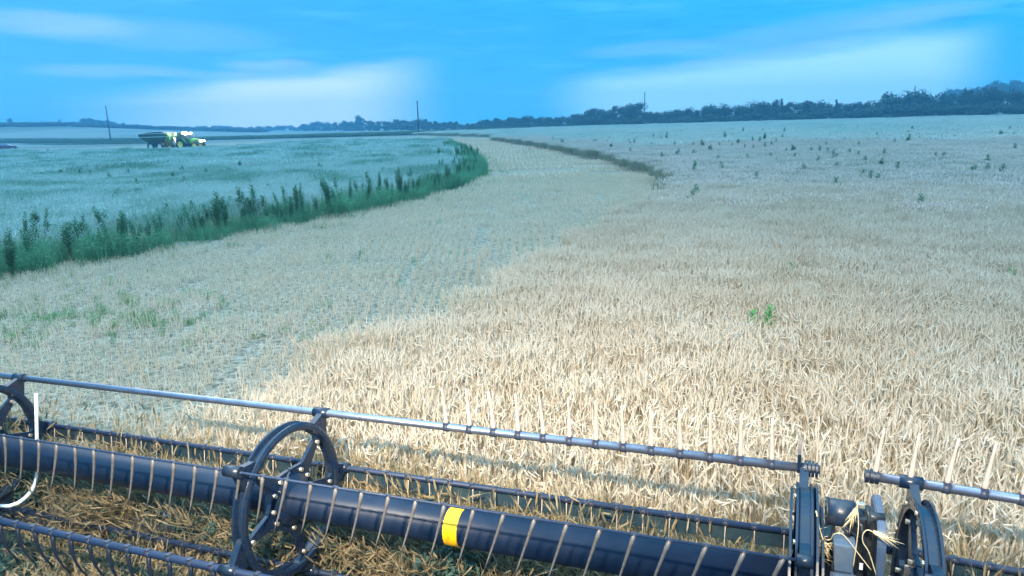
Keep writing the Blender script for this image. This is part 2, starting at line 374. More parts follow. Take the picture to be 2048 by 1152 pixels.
# ------------------------------------------------------------------ wheat tiles
def wheat_tile(name, size, n, mats, hmin=.66, hmax=.86, lod=0, lean=0.0, thick=1.0, seed=0):
    g_ = np.random.default_rng(seed); V = []; Fs = []; mi = []
    for k in range(n):
        x, y = (g_.random(2) - .5) * size
        h = hmin + (hmax - hmin) * g_.random()
        a = g_.random() * 2 * PI; ln_ = abs(g_.normal(0, .10)) + .02 + lean
        dx, dy = math.cos(a) * ln_, math.sin(a) * ln_
        top = np.array([x + dx, y + dy, h])
        bs = np.array([x, y, 0.0 if lod < 1 else .25])
        # stem ribbon
        pa = g_.random() * PI; w = (.0022 if lod == 0 else .006 if lod == 1 else .02) * thick
        o = np.array([math.cos(pa), math.sin(pa), 0]) * w
        midp = bs * .45 + top * .55 - np.array([dx, dy, 0]) * .25
        i = len(V)
        V += [bs - o, bs + o, midp + o, midp - o, top + o, top - o]
        Fs += [(i, i + 1, i + 2, i + 3), (i + 3, i + 2, i + 4, i + 5)]; mi += [1, 1]
        # head
        droop = (g_.random() ** 1.5 * .85 + .06) if g_.random() < .78 else g_.uniform(.7, 1.7)
        hl = (.075 + .03 * g_.random()) * (1 if lod == 0 else 1.25 if lod == 1 else 2.6)
        hr = (.0054 if lod == 0 else .012 if lod == 1 else .034) * thick
        ha = a + g_.normal(0, .5)
        d = np.array([math.cos(ha) * math.sin(droop), math.sin(ha) * math.sin(droop), math.cos(droop)])
        s1 = np.cross(d, [0.31, .2, .93]); s1 /= np.linalg.norm(s1) + 1e-9; s2 = np.cross(d, s1)
        i = len(V)
        if lod == 0:
            V += [top] + [top + d * hl * .3 + (s1 * c_ + s2 * q_) * hr for c_, q_ in ((1, 0), (0, 1), (-1, 0), (0, -1))] + \
                 [top + d * hl * .75 + (s1 * c_ + s2 * q_) * hr * .8 for c_, q_ in ((1, 0), (0, 1), (-1, 0), (0, -1))] + [top + d * hl]
            for q in range(4):
                r = (q + 1) % 4
                Fs += [(i, i + 1 + r, i + 1 + q), (i + 1 + q, i + 1 + r, i + 5 + r, i + 5 + q), (i + 5 + q, i + 5 + r, i + 9)]; mi += [0, 0, 0]
            for q in range(5):
                t0 = top + d * hl * (.35 + .13 * q); dd = d + (s1 * math.cos(q * 2.4) + s2 * math.sin(q * 2.4)) * .33
                t1 = t0 + dd * (.055 + .03 * g_.random()); sw = s1 * .0011 if q % 2 else s2 * .0011
                i = len(V); V += [t0 - sw, t0 + sw, t1]; Fs.append((i, i + 1, i + 2)); mi.append(0)
            if g_.random() < .35:   # dry leaf blade
                la = g_.random() * 2 * PI; ld = np.array([math.cos(la), math.sin(la), 0]); lp = bs * .4 + top * .6; lw = np.array([-ld[1], ld[0], 0]) * .0045
                i = len(V); V += [lp - lw * .5, lp + lw * .5, lp + ld * .07 + [0, 0, .05] + lw, lp + ld * .07 + [0, 0, .05] - lw, lp + ld * .17 + [0, 0, -.03]]
                Fs += [(i, i + 1, i + 2, i + 3), (i + 3, i + 2, i + 4)]; mi += [1, 1]
        else:
            V += [top] + [top + d * hl * .5 + (s1 * c_ + s2 * q_) * hr for c_, q_ in ((1, 0), (-.5, .87), (-.5, -.87))] + [top + d * hl]
            for q in range(3):
                r = (q + 1) % 3
                Fs += [(i, i + 1 + r, i + 1 + q), (i + 1 + q, i + 1 + r, i + 4)]; mi += [0, 0]
    return np_mesh(name, np.array(V), Fs, mats, mi)

def stubble_tile(name, size, mats, seed, far=False):
    g_ = np.random.default_rng(seed); V = []; Fs = []
    rows = int(round(size / (.19 if not far else .38)))
    for r_ in range(rows):
        x0 = (r_ + .5) / rows * size - size / 2
        for k in range(int(size * (42 if not far else 18))):
            x = x0 + g_.normal(0, .018 if not far else .05); y = (g_.random() - .5) * size; h = .10 + .10 * g_.random(); w = .0035 if not far else .012
            a = g_.random() * PI; o = np.array([math.cos(a), math.sin(a), 0]) * w; lx = g_.normal(0, .03, 2)
            i = len(V); V += [np.array([x, y, 0]) - o, np.array([x, y, 0]) + o, np.array([x + lx[0], y + lx[1], h]) + o, np.array([x + lx[0], y + lx[1], h]) - o]
            Fs.append((i, i + 1, i + 2, i + 3))
    for k in range(int(size * size * (130 if not far else 60))):   # loose chaff and straw
        x, y = (g_.random(2) - .5) * size; a = g_.random() * PI; L = .06 + .16 * g_.random(); w = .0035 if not far else .011
        d = np.array([math.cos(a), math.sin(a), g_.normal(0, .22)]) * L; o = np.array([-math.sin(a), math.cos(a), 0]) * w
        p = np.array([x, y, .03 + .1 * g_.random()]); i = len(V); V += [p - d / 2 - o, p - d / 2 + o, p + d / 2 + o, p + d / 2 - o]; Fs.append((i, i + 1, i + 2, i + 3))
    return np_mesh(name, np.array(V), Fs, mats)

def tuft_mesh(name, n, rad, h, w, mats, seed, leafy=.5):
    """leafy clump: upright stems with many small leaf faces"""
    g_ = np.random.default_rng(seed); V = []; Fs = []
    for k in range(n):
        r_ = rad * math.sqrt(g_.random()); a = g_.random() * 2 * PI; base_ = np.array([r_ * math.cos(a), r_ * math.sin(a), 0])
        hh = h * (.55 + .45 * g_.random()); ln_ = g_.normal(0, .12 * h, 2); top = base_ + [ln_[0], ln_[1], hh]
        o = np.array([math.cos(a), math.sin(a), 0]) * w * .35; i = len(V)
        V += [base_ - o, base_ + o, top]; Fs.append((i, i + 1, i + 2))
        for q in range(6):
            if g_.random() > leafy + .3: continue
            t = .25 + .75 * g_.random(); p = base_ * (1 - t) + top * t; la = g_.random() * 2 * PI
            ld = np.array([math.cos(la), math.sin(la), .5 * g_.random()]) * w * 3; lw = np.array([-math.sin(la), math.cos(la), 0]) * w * .6
            i = len(V); V += [p, p + ld * .5 + lw, p + ld + [0, 0, -w * .6], p + ld * .5 - lw]; Fs.append((i, i + 1, i + 2, i + 3))
    return np_mesh(name, np.array(V), Fs, mats)

def scatter_gn(name, protos, pts, rots, scls, idxs, label):
    """one 'stuff' object: points carrying instances of the given tile meshes"""
    c_ = bpy.data.collections.new(name + '_tiles')
    for i, pm in enumerate(protos):
        c_.objects.link(bpy.data.objects.new('tile_%02d_%s' % (i, name), pm))
    me = bpy.data.meshes.new(name); me.from_pydata([tuple(p) for p in pts], [], [])
    at = me.attributes.new('rot', 'FLOAT_VECTOR', 'POINT'); at.data.foreach_set('vector', np.asarray(rots, dtype=np.float32).ravel())
    at = me.attributes.new('scl', 'FLOAT_VECTOR', 'POINT'); at.data.foreach_set('vector', np.asarray(scls, dtype=np.float32).ravel())
    at = me.attributes.new('pick', 'INT', 'POINT'); at.data.foreach_set('value', np.asarray(idxs, dtype=np.int32))
    o = link(name, me)
    ng = bpy.data.node_groups.new(name, 'GeometryNodeTree')
    ng.interface.new_socket('Geometry', in_out='INPUT', socket_type='NodeSocketGeometry')
    ng.interface.new_socket('Geometry', in_out='OUTPUT', socket_type='NodeSocketGeometry')
    gi = ng.nodes.new('NodeGroupInput'); go = ng.nodes.new('NodeGroupOutput')
    ip = ng.nodes.new('GeometryNodeInstanceOnPoints'); ci = ng.nodes.new('GeometryNodeCollectionInfo')
    ci.inputs['Collection'].default_value = c_; ci.inputs['Separate Children'].default_value = True; ci.inputs['Reset Children'].default_value = True
    def attr(nm, t):
        n_ = ng.nodes.new('GeometryNodeInputNamedAttribute'); n_.data_type = t; n_.inputs['Name'].default_value = nm; return n_.outputs[0]
    L = ng.links.new
    L(gi.outputs[0], ip.inputs['Points']); L(ci.outputs[0], ip.inputs['Instance']); ip.inputs['Pick Instance'].default_value = True
    L(attr('pick', 'INT'), ip.inputs['Instance Index'])
    er = ng.nodes.new('FunctionNodeEulerToRotation'); L(attr('rot', 'FLOAT_VECTOR'), er.inputs[0]); L(er.outputs[0], ip.inputs['Rotation'])
    L(attr('scl', 'FLOAT_VECTOR'), ip.inputs['Scale']); L(ip.outputs[0], go.inputs[0])
    md = o.modifiers.new('scatter', 'NODES'); md.node_group = ng
    return tag(o, label, kind='stuff')

def grid_pts(xr, yr, step, jit=.35):
    xs = np.arange(xr[0], xr[1], step); ys = np.arange(yr[0], yr[1], step)
    X_, Y_ = np.meshgrid(xs, ys); P = np.stack([X_.ravel(), Y_.ravel()], -1)
    P = P + (rng.random(P.shape) - .5) * step * jit
    return np.concatenate([P, np.zeros((len(P), 1))], 1)

def crop(name, protos, poly, d0_, d1_, step, label, hs=(.92, 1.08), keep=None, tilt=.03, rotset=None, hnoise=0.0, scale=1.0):
    P = grid_pts((-min(d1_, 260) * 1.0, min(d1_, 330)), (-6, d1_), step)
    dd = np.hypot(P[:, 0], P[:, 1]); w = step * .5
    lim0 = d0_ + (rng.random(len(P)) - .5) * (w * 2 + d0_ * .10); lim1 = d1_ + (rng.random(len(P)) - .5) * (w * 2 + min(d1_, 80) * .16)
    k = (dd >= lim0) & (dd < lim1) & in_view(P) & in_poly(P[:, 0] + (dd < 28) * (.35 * np.sin(P[:, 1] * 1.7) + rng.normal(0, .16, len(P))), P[:, 1], poly)
    if keep is not None: k &= keep(P)
    P = P[k]; n = len(P)
    rots = np.zeros((n, 3)); rots[:, :2] = rng.normal(0, tilt, (n, 2))
    rots[:, 2] = rng.random(n) * 2 * PI if rotset is None else rng.choice(rotset, n)
    sc = np.ones((n, 3)) * scale; sc[:, 2] = rng.uniform(hs[0], hs[1], n)
    if hnoise:
        sc[:, 2] *= 1 + hnoise * (np.sin(P[:, 0] * .31 + 1.3 * np.sin(P[:, 1] * .13)) * np.sin(P[:, 1] * .23 + P[:, 0] * .07))
    sc[:, 0] *= rng.choice([-1, 1], n)
    return scatter_gn(name, protos, P, rots, sc, rng.integers(0, len(protos), n), label)

def not_header(P):
    a_ = (P - P0) @ AX; f_ = (P - P0) @ EF
    return f_ > .98 + .05 * np.sin(P[:, 0] * 9)
W0 = [wheat_tile('wheat_tile', .6, 260, [M_wheat, M_wheat_stem], seed=i) for i in range(7)]
M_stem_mid = plant_mat('wheat_stem_mid', (0.26, 0.28, 0.19), (0.20, 0.23, 0.16), (0.38, 0.37, 0.28), 0.6, 0.6)  # stems darkened to olive, shade of the crop edge put into their colour
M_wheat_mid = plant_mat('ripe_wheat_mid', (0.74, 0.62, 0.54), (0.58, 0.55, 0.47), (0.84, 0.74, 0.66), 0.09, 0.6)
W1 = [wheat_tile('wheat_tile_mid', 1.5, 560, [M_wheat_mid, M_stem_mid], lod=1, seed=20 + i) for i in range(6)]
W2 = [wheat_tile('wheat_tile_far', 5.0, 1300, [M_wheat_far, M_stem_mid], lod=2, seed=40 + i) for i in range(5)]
crop('standing_wheat_near', W0, RIGHT, 0, 27, .5, 'ripe bearded wheat standing in front of the reel', keep=not_header, tilt=.06)
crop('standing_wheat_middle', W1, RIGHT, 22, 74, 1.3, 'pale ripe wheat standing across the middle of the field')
def arc_dist(P):
    d = np.full(len(P), 1e9)
    for A, B in zip(wb_ground, wb_ground[1:]):
        A2 = A[:2]; AB = B[:2] - A2; t = np.clip(((P[:, :2] - A2) @ AB) / (AB @ AB), 0, 1)
        d = np.minimum(d, np.linalg.norm(P[:, :2] - A2 - t[:, None] * AB, axis=1))
    return d
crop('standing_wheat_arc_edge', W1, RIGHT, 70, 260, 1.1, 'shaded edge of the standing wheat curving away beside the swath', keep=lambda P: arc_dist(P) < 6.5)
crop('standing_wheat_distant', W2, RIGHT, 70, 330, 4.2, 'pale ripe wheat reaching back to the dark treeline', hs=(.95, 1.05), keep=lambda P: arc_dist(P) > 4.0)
L1t = [wheat_tile('weedy_tile_mid', 1.5, 430, [M_left, M_left], lod=1, seed=60 + i, hmin=.45, hmax=.8) for i in range(6)]
L2t = [wheat_tile('weedy_tile_far', 5.0, 1100, [M_left, M_left], lod=2, seed=80 + i, hmin=.5, hmax=.8) for i in range(5)]
def edge_dist(P):
    d = np.full(len(P), 1e9)
    for A, B in zip(WEDGE, WEDGE[1:]):
        A2 = A[:2]; AB = B[:2] - A2; t = np.clip(((P[:, :2] - A2) @ AB) / (AB @ AB), 0, 1)
        d = np.minimum(d, np.linalg.norm(P[:, :2] - A2 - t[:, None] * AB, axis=1))
    return d
crop('weedy_grain_near', L1t, LEFT, 0, 60, 1.3, 'blue green weedy grain standing inside the left hand block', hnoise=.2, keep=lambda P: edge_dist(P) > 1.7)
crop('weedy_grain_distant', L2t, LEFT, 60, 260, 4.0, 'weedy grain at the far side of the left hand block', hnoise=.2, keep=lambda P: edge_dist(P) > 3.6)
S0 = [stubble_tile('stubble_tile', 1.5, [M_stub], 100 + i) for i in range(5)]
S1 = [stubble_tile('stubble_tile_far', 4.5, [M_stub], 120 + i, far=True) for i in range(4)]
crop('stubble_near', S0, STUB, 0, 45, 1.5, 'cut pale stubble rows with loose straw on the cleared swath', rotset=[0, PI], tilt=0.0, scale=1.02)
crop('stubble_distant', S1, STUB, 45, 240, 4.5, 'pale stubble where the cleared swath bends away', rotset=[0, PI], tilt=0.0)

# ------------------------------------------------------------------ weedy green edge and verge
def polyline_pts(pts, step, width, n_across):
    out_ = []
    for A, B in zip(pts, pts[1:]):
        A = np.array(A[:2]); B = np.array(B[:2]); L = np.linalg.norm(B - A)
        if L < 1e-6: continue
        nrm = np.array([-(B - A)[1], (B - A)[0]]) / L
        for k in range(int(L / step) + 1):
            for q in range(n_across):
                t = rng.random(); w = rng.random() * width
                p = A + (B - A) * t + nrm * w; out_.append((p[0], p[1], 0.0))
    return np.array(out_)
G0 = [tuft_mesh('weed_clump', 28, .32, .74, .020, [M_edge], 200 + i, .9) for i in range(5)]
P = polyline_pts(WEDGE, .30, 1.9, 7); P = P[in_view(P)]
n = len(P); sc = rng.uniform(.75, 1.25, (n, 3)); rt = np.zeros((n, 3)); rt[:, 2] = rng.random(n) * 6.28; rt[:, :2] = rng.normal(0, .1, (n, 2))
dd = np.hypot(P[:, 0], P[:, 1])
sc *= np.clip(.86 + .18 * np.sin(dd * .7) + .16 * np.sin(dd * 2.3 + 1), .55, 1.2)[:, None]
scatter_gn('green_weed_edge', G0, P, rt, sc, rng.integers(0, 5, n), 'dense green weeds along the curved edge of the left block')
# low green regrowth spilling on to the stubble
P2 = polyline_pts([p for p in WEDGE][::-1], .5, 1.6, 2)
P3 = []
for _ in range(900):
    x, y = rng.uniform(-20, 900), rng.uniform(500, 700)
    if rng.random() < math.exp(-((x - 230) / 160) ** 2 - ((y - 625) / 38) ** 2) or rng.random() < math.exp(-(x / 90) ** 2 - ((y - 660) / 50) ** 2) or rng.random() < .05: P3.append(ground(x, y))
P = np.concatenate([P2, np.array(P3)]); P[:, 2] = 0; P = P[in_view(P)]; n = len(P)
sc = rng.uniform(.12, .34, (n, 3)) * [1.5, 1.5, 1]; rt = np.zeros((n, 3)); rt[:, 2] = rng.random(n) * 6.28
G1 = [tuft_mesh('regrowth_clump', 14, .28, .6, .03, [M_bright_green], 220 + i, .9) for i in range(3)]
scatter_gn('green_regrowth', G1, P, rt, sc, rng.integers(0, 3, n), 'low green regrowth scattered over the stubble beside the weeds')
# verge along the poles
GV = [tuft_mesh('verge_clump', 60, 2.4, .9, .10, [M_verge], 240 + i, .9) for i in range(4)]
P = polyline_pts(DITCH, 1.0, 14.0, 7); P[:, 2] = height(P[:, 0], P[:, 1]); n = len(P)
sc = rng.uniform(.8, 1.5, (n, 3)); rt = np.zeros((n, 3)); rt[:, 2] = rng.random(n) * 6.28
scatter_gn('roadside_verge', GV, P, rt, sc, rng.integers(0, 4, n), 'rough green grass verge running along the utility poles')
P = polyline_pts(gp([(-320, 297), (0, 291.5), (140, 290), (290, 287.5)]), 1.0, 5.0, 3); P = np.array([p for p in P]); n = len(P)
sc = rng.uniform(.35, .8, (n, 3)); rt = np.zeros((n, 3)); rt[:, 2] = rng.random(n) * 6.28
scatter_gn('lane_grass', GV, P, rt, sc, rng.integers(0, 4, n), 'rough grass between the car and the foot of the leaning pole')
# scrub on the left ridge
P = []
for _ in range(420):
    x = rng.uniform(-260, 520); q = at_dist(x, rng.uniform(560, 690)); q[2] = height(q[0], q[1]) - .3; P.append(q)
P = np.array(P); n = len(P); sc = rng.uniform(1.5, 3.4, (n, 3)); sc[:, 2] *= .6; rt = np.zeros((n, 3)); rt[:, 2] = rng.random(n) * 6.28
GS = [tuft_mesh('scrub_clump', 80, 2.4, 1.3, .25, [M_tree], 250 + i, .9) for i in range(3)]
scatter_gn('ridge_scrub', GS, P, rt, sc, rng.integers(0, 3, n), 'dark scrub along the crest of the far rise at left')

# ------------------------------------------------------------------ single weeds
def weed_plant(name, seed, h=1.0, mat_=None, bushy=.1):
    g_ = np.random.default_rng(seed); V = []; Fs = []
    for s_ in range(g_.integers(2, 4)):
        bx, by = g_.normal(0, bushy * .5, 2); lx, ly = g_.normal(0, .07, 2); hh = h * (1 if s_ == 0 else .65 + .25 * g_.random())
        i = len(V); w = .008
        for (ox, oy) in ((w, 0), (-w * .5, w * .87), (-w * .5, -w * .87)): V.append(np.array([bx + ox, by + oy, 0]))
        V.append(np.array([bx + lx, by + ly, hh])); Fs += [(i, i + 1, i + 3), (i + 1, i + 2, i + 3), (i + 2, i, i + 3)]
        for q in range(70):
            t = .2 + .8 * (q / 70); p = np.array([bx + lx * t, by + ly * t, hh * t]); la = q * 2.4 + g_.random()
            L = (.05 + .16 * math.sin(PI * min(1, (t - .15) * .95)) * (.6 + .4 * g_.random())) * h
            d = np.array([math.cos(la), math.sin(la), .55 + .3 * g_.random()]); d /= np.linalg.norm(d)
            sd_ = np.array([-math.sin(la), math.cos(la), 0]) * L * .17
            i = len(V); V += [p, p + d * L * .5 + sd_, p + d * L + [0, 0, -.15 * L], p + d * L * .5 - sd_]; Fs.append((i, i + 1, i + 2, i + 3))
    return np_mesh(name, np.array(V), Fs, [mat_ or M_green])
WP = [weed_plant('weed_plant', 300 + i) for i in range(5)]
z3 = [(20,525,20),(70,545,30),(95,548,28),(245,522,12),(265,522,12),(330,540,22),(362,540,22),(435,525,22),(430,545,18),(465,580,30),(590,545,25),(628,550,40),(645,525,20),(605,618,35),(600,560,16),(745,508,15),(800,510,35),(855,520,24),(875,510,45),(765,570,20),(850,658,18),(928,565,30),(935,525,16),(985,628,40),(965,640,25),(1088,630,35),(1142,560,30),(1165,560,40),(1085,570,24),(1212,600,40),(1280,575,20),(1360,575,18),(1320,500,40),(1376,495,18),(1435,550,35),(1462,460,30),(1485,590,25),(1305,738,30),(1280,688,10),(1118,735,20),(1100,770,15),(1125,930,35),(1050,998,9),(1545,830,18),(1535,455,14),(1612,460,20),(1575,488,12),(1580,535,40),(1533,535,35),(1620,515,45),(1638,575,35),(1703,540,30),(1778,465,35),(1785,498,15),(1757,515,30),(1685,565,30),(1555,595,30),(1530,668,18),(1652,665,12)]
z4 = [(183,675,50),(120,695,25),(152,730,35),(338,675,30),(388,675,40),(392,770,28),(447,690,25),(458,630,25),(530,720,55),(512,822,15),(283,842,22),(620,692,35),(680,632,35),(710,715,35),(770,760,40),(720,880,50),(808,892,40),(848,925,35),(558,960,20),(885,705,50),(893,785,38),(846,562,30),(972,610,30),(1086,590,50),(1025,825,30),(1128,510,30),(1185,505,12),(1150,540,14),(560,508,12),(602,508,9),(695,500,20),(940,490,20),(1075,540,25),(1180,590,20),(1360,585,30),(1395,550,25),(1445,580,20),(1475,528,20),(1350,510,15),(1890,510,30),(1842,550,40),(1940,558,30),(1938,660,45),(1745,755,55),(1710,838,38),(1637,852,22),(1845,848,25),(1375,735,25),(1295,740,18),(1197,1120,35),(880,518,15)]
spots = [(1100 + x * .2637, 140 + y * .2637, h * .2637) for x, y, h in z3] + [(1540 + x * .2517, 130 + y * .2517, h * .2517) for x, y, h in z4]
for i, (x, y, h) in enumerate(spots):
    p = ground(x, y + h * .5, .75); zz = proj(p)[2]; ht = .75 + max(.34, h * zz / F * 1.3)
    o = link('weed', WP[i % 5]); o.location = (p[0], p[1], 0); o.scale = (ht * .9, ht * .9, ht); o.rotation_euler = (rnd.gauss(0, .06), rnd.gauss(0, .06), rnd.random() * 6.28)
    tag(o, 'small dark green weed poking up among the pale wheat of the right field', 'weed', 'dark weeds dotted over the right field')
for (x, y, h, lb) in ((1582, 540, 26, 'teal green leafy weed alone in the wheat, farther of the two isolated green plants'),
                      (1522, 636, 44, 'bright green topped weed alone in the near wheat, nearer of the two isolated green plants'),
                      (1884, 492, 12, 'tiny green weed tip in the wheat near the right edge'),
                      (2038, 552, 20, 'green weed at the right edge of the photo in the wheat')):
    p = ground(x, y + h * .5, .72); zz = proj(p)[2]; ht = .72 + h * zz / F * 1.05
    o = link('weed', weed_plant('weed_plant_green', int(x), mat_=M_bright_green)); o.location = (p[0], p[1], 0); o.scale = (ht * .75, ht * .75, ht)
    tag(o, lb, 'weed')
# tall weeds in the green edge
for i in range(150):
    u = (.18 + .82 * rnd.random() ** .9) if rnd.random() < .85 else rnd.random(); k = 1 + u * (len(WEDGE) - 3); j = int(k); q = WEDGE[j] * (1 - (k - j)) + WEDGE[j + 1] * (k - j)
    nrm = WEDGE[j + 1] - WEDGE[j]; nrm = np.array([-nrm[1], nrm[0], 0]) / np.linalg.norm(nrm)
    q = q + nrm * rnd.uniform(.3, 2.6)
    if not in_view(q[None], 1.0)[0]: continue
    ht = .75 + .6 * rnd.random() ** 1.8; wd = rnd.uniform(.4, .95)
    o = link('weed', WP[i % 5]); o.location = (q[0], q[1], 0); o.scale = (ht * wd, ht * wd, ht); o.rotation_euler = (rnd.gauss(0, .13), rnd.gauss(0, .13), rnd.random() * 6.28)
    tag(o, 'tall dark green weed rising out of the green edge of the left block', 'weed', 'tall weeds along the green edge')
lw = [(233, 382, 10), (283, 381, 10), (176, 345, 8), (160, 342, 8), (350, 348, 8), (366, 336, 10), (421, 341, 11), (372, 357, 8), (306, 308, 7), (120, 343, 8), (55, 342, 7), (125, 343, 6), (222, 348, 6), (452, 340, 8), (470, 343, 7), (257, 342, 7), (270, 360, 6), (330, 415, 14), (218, 430, 14), (70, 430, 16), (130, 460, 22), (30, 470, 20), (20, 490, 22), (460, 398, 10), (590, 385, 12), (640, 330, 8), (690, 345, 8), (760, 340, 9), (752, 312, 7), (810, 312, 7), (870, 320, 10), (680, 290, 6), (600, 360, 7), (540, 372, 8), (500, 365, 8), (880, 300, 10), (720, 372, 8), (555, 350, 7), (655, 300, 6), (480, 325, 6), (95, 300, 5)]
for i, (x, y, h) in enumerate(lw):
    p = ground(x, y + h * .5, .7); zz = proj(p)[2]; ht = .7 + h * zz / F
    o = link('weed', WP[i % 5]); o.location = (p[0], p[1], 0); o.scale = (ht * 1.2, ht * 1.2, ht); o.rotation_euler = (rnd.gauss(0, .06), rnd.gauss(0, .06), rnd.random() * 6.28)
    tag(o, 'dark weed standing inside the blue green left block', 'weed', 'weeds inside the left block')

# ------------------------------------------------------------------ trees
def crown_mesh(name, seed, shape='round', n=1500, leaf=.05):
    """unit crown: height 1, radius about .5"""
    g_ = np.random.default_rng(seed); lobes = []
    nl = {'round': 12, 'bush': 9, 'spire': 7, 'sparse': 7}[shape]
    for k in range(nl):
        if shape == 'spire': z = .15 + .8 * k / nl; r_ = .20 * (1.1 - z); a = g_.random() * 6.28; q = .05
        elif shape == 'bush': z = g_.uniform(.12, .72); r_ = g_.uniform(.17, .3); a = g_.random() * 6.28; q = g_.uniform(0, .42)
        elif shape == 'sparse': z = g_.uniform(.4, .9); r_ = g_.uniform(.08, .17); a = g_.random() * 6.28; q = g_.uniform(.05, .35)
        else: z = g_.uniform(.22, .82); r_ = g_.uniform(.14, .26); a = g_.random() * 6.28; q = g_.uniform(0, .36) * (1.25 - .6 * z)
        lobes.append((q * math.cos(a), q * math.sin(a), z, r_))
    V = []; Fs = []
    for k in range(n):
        lx, ly, lz, lr = lobes[g_.integers(nl)]
        d = g_.normal(0, 1, 3); d /= np.linalg.norm(d); rad = lr * (g_.random() ** .4) * (1 + .12 * math.sin(d[0] * 7 + lx * 20))
        p = np.array([lx, ly, lz]) + d * rad * [1, 1, .85]
        if p[2] < .02: continue
        t = g_.normal(0, 1, 3); t /= np.linalg.norm(t); b_ = np.cross(d + t * .8, t); b_ /= np.linalg.norm(b_) + 1e-9; s_ = leaf * (.5 + g_.random())
        i = len(V); V += [p - t * s_ * .5, p + b_ * s_ * .4, p + t * s_ * .5, p - b_ * s_ * .4]; Fs.append((i, i + 1, i + 2, i + 3))
    return np_mesh(name, np.array(V), Fs, [M_tree])
def trunk_mesh(name, seed, bare=False):
    g_ = np.random.default_rng(seed); B = MB()
    B.tube([(0, 0, -.02), (.01, 0, .25), (.0, .02, .5), (.02, .01, .72)], [.035, .026, .02, .008], 6)
    for k in range(12 if bare else 4):
        a = g_.random() * 6.28; z = g_.uniform(.25, .6); L = g_.uniform(.25, .42)
        B.tube([(0.01, 0, z), (math.cos(a) * L * .5, math.sin(a) * L * .5, z + L * .35), (math.cos(a) * L, math.sin(a) * L, z + L * .85)], [.014, .009, .003], 5)
    return B.mesh(name, M_bark)
CR_ROUND = [crown_mesh('crown', 400 + i, 'round', 2200, .055) for i in range(5)]
CR_BUSH = [crown_mesh('crown', 420 + i, 'bush', 2200, .06) for i in range(4)]
CR_SPIRE = [crown_mesh('crown', 440 + i, 'spire', 1200, .06) for i in range(2)]
CR_SPARSE = [crown_mesh('crown', 450, 'sparse', 260, .04)]
TR = [trunk_mesh('trunk', 460 + i) for i in range(3)]; TRB = trunk_mesh('trunk', 470, True)
def tree(x, dist, hpx, wratio, kind, label, group=None, name='tree'):
    p = at_dist(x, dist); p[2] = height(p[0], p[1]); zz = dist * math.cos(math.atan2(abs(x - 1024), F))
    H = hpx * zz / F
    root = empty(name, (p[0], p[1], p[2] - .1), rnd.random() * 6.28)
    cm = rnd.choice({'round': CR_ROUND, 'bush': CR_BUSH, 'spire': CR_SPIRE, 'sparse': CR_SPARSE}[kind])
    c_ = link('crown', cm, root); c_.scale = (H * wratio, H * wratio, H)
    t_ = link('trunk', TRB if kind == 'sparse' else rnd.choice(TR), root); t_.scale = (H, H, H)
    tag(root, label, 'tree' if kind != 'bush' else 'bush', group)
    return root
PROF = [(615, 245), (640, 239), (655, 245), (700, 240), (722, 235), (735, 243), (780, 240), (830, 237), (880, 243), (905, 241), (925, 250), (950, 243), (965, 239), (1000, 236), (1025, 231), (1050, 234), (1090, 235), (1130, 231), (1160, 228), (1180, 216), (1200, 212), (1215, 220), (1230, 222), (1250, 212), (1270, 211), (1285, 221), (1320, 224), (1340, 222), (1365, 214), (1400, 212), (1420, 206), (1450, 209), (1500, 205), (1545, 200), (1600, 197), (1640, 192), (1665, 206), (1690, 208), (1720, 200), (1760, 190), (1790, 183), (1815, 180), (1840, 180), (1860, 185), (1880, 183), (1900, 190), (1920, 184), (1950, 180), (1990, 180), (2048, 178), (2200, 172)]
def top_at(x): return np.interp(x, [a for a, _ in PROF], [b_ for _, b_ in PROF])
def base_at(x): return np.interp(x, [600, 1000, 1300, 1600, 2048, 2300], [262.5, 259, 253.5, 245, 235, 228])
def dist_at(x): return min(640, CAM[2] * F / max(4.5, base_at(x) - hor(x)))
def seg(x):
    return ('left of the centre pole' if x < 836 else 'between centre pole and third pole' if x < 1289 else
            'between third pole and pointed trees' if x < 1560 else 'between pointed trees and fourth pole' if x < 1825 else 'right of the fourth pole')
x = 608
while x < 2190:
    d = dist_at(x) * math.sqrt(1 + ((x - 1024) / F) ** 2); d = min(d, 640)
    hp = (base_at(x) - top_at(x)) * rnd.uniform(.74, 1.08) + 1
    tree(x, d + rnd.uniform(6, 22), hp * 1.05, rnd.uniform(1.0, 1.4), 'round', 'rounded dark tree of the treeline, ' + seg(x), 'treeline trees ' + seg(x))
    if rnd.random() < .45:
        tree(x + rnd.uniform(-8, 8), d + rnd.uniform(24, 60), hp * rnd.uniform(.85, 1.04), rnd.uniform(.9, 1.2), 'round', 'rounded dark tree of the treeline, ' + seg(x), 'treeline trees ' + seg(x))
    x += max(9, hp * rnd.uniform(.46, .66))
x = 612
while x < 2190:
    d = dist_at(x) * math.sqrt(1 + ((x - 1024) / F) ** 2); d = min(d, 636)
    hp = (base_at(x) - top_at(x)) * rnd.uniform(.42, .66) + 1
    tree(x, d + rnd.uniform(-2, 5), hp, rnd.uniform(1.5, 2.1), 'bush', 'low dark bush at the foot of the treeline, ' + seg(x), 'treeline bushes ' + seg(x), name='bush')
    x += max(10, hp * rnd.uniform(.8, 1.15))
tree(1552, 262, 52, .5, 'spire', 'narrow pointed dark tree, left of a pair of spires above the treeline')
tree(1563, 270, 53, .55, 'spire', 'narrow pointed dark tree, taller right one of a pair above the treeline')
tree(1672, 262, 49, .6, 'spire', 'lone pointed dark tree beside the gap in the treeline')
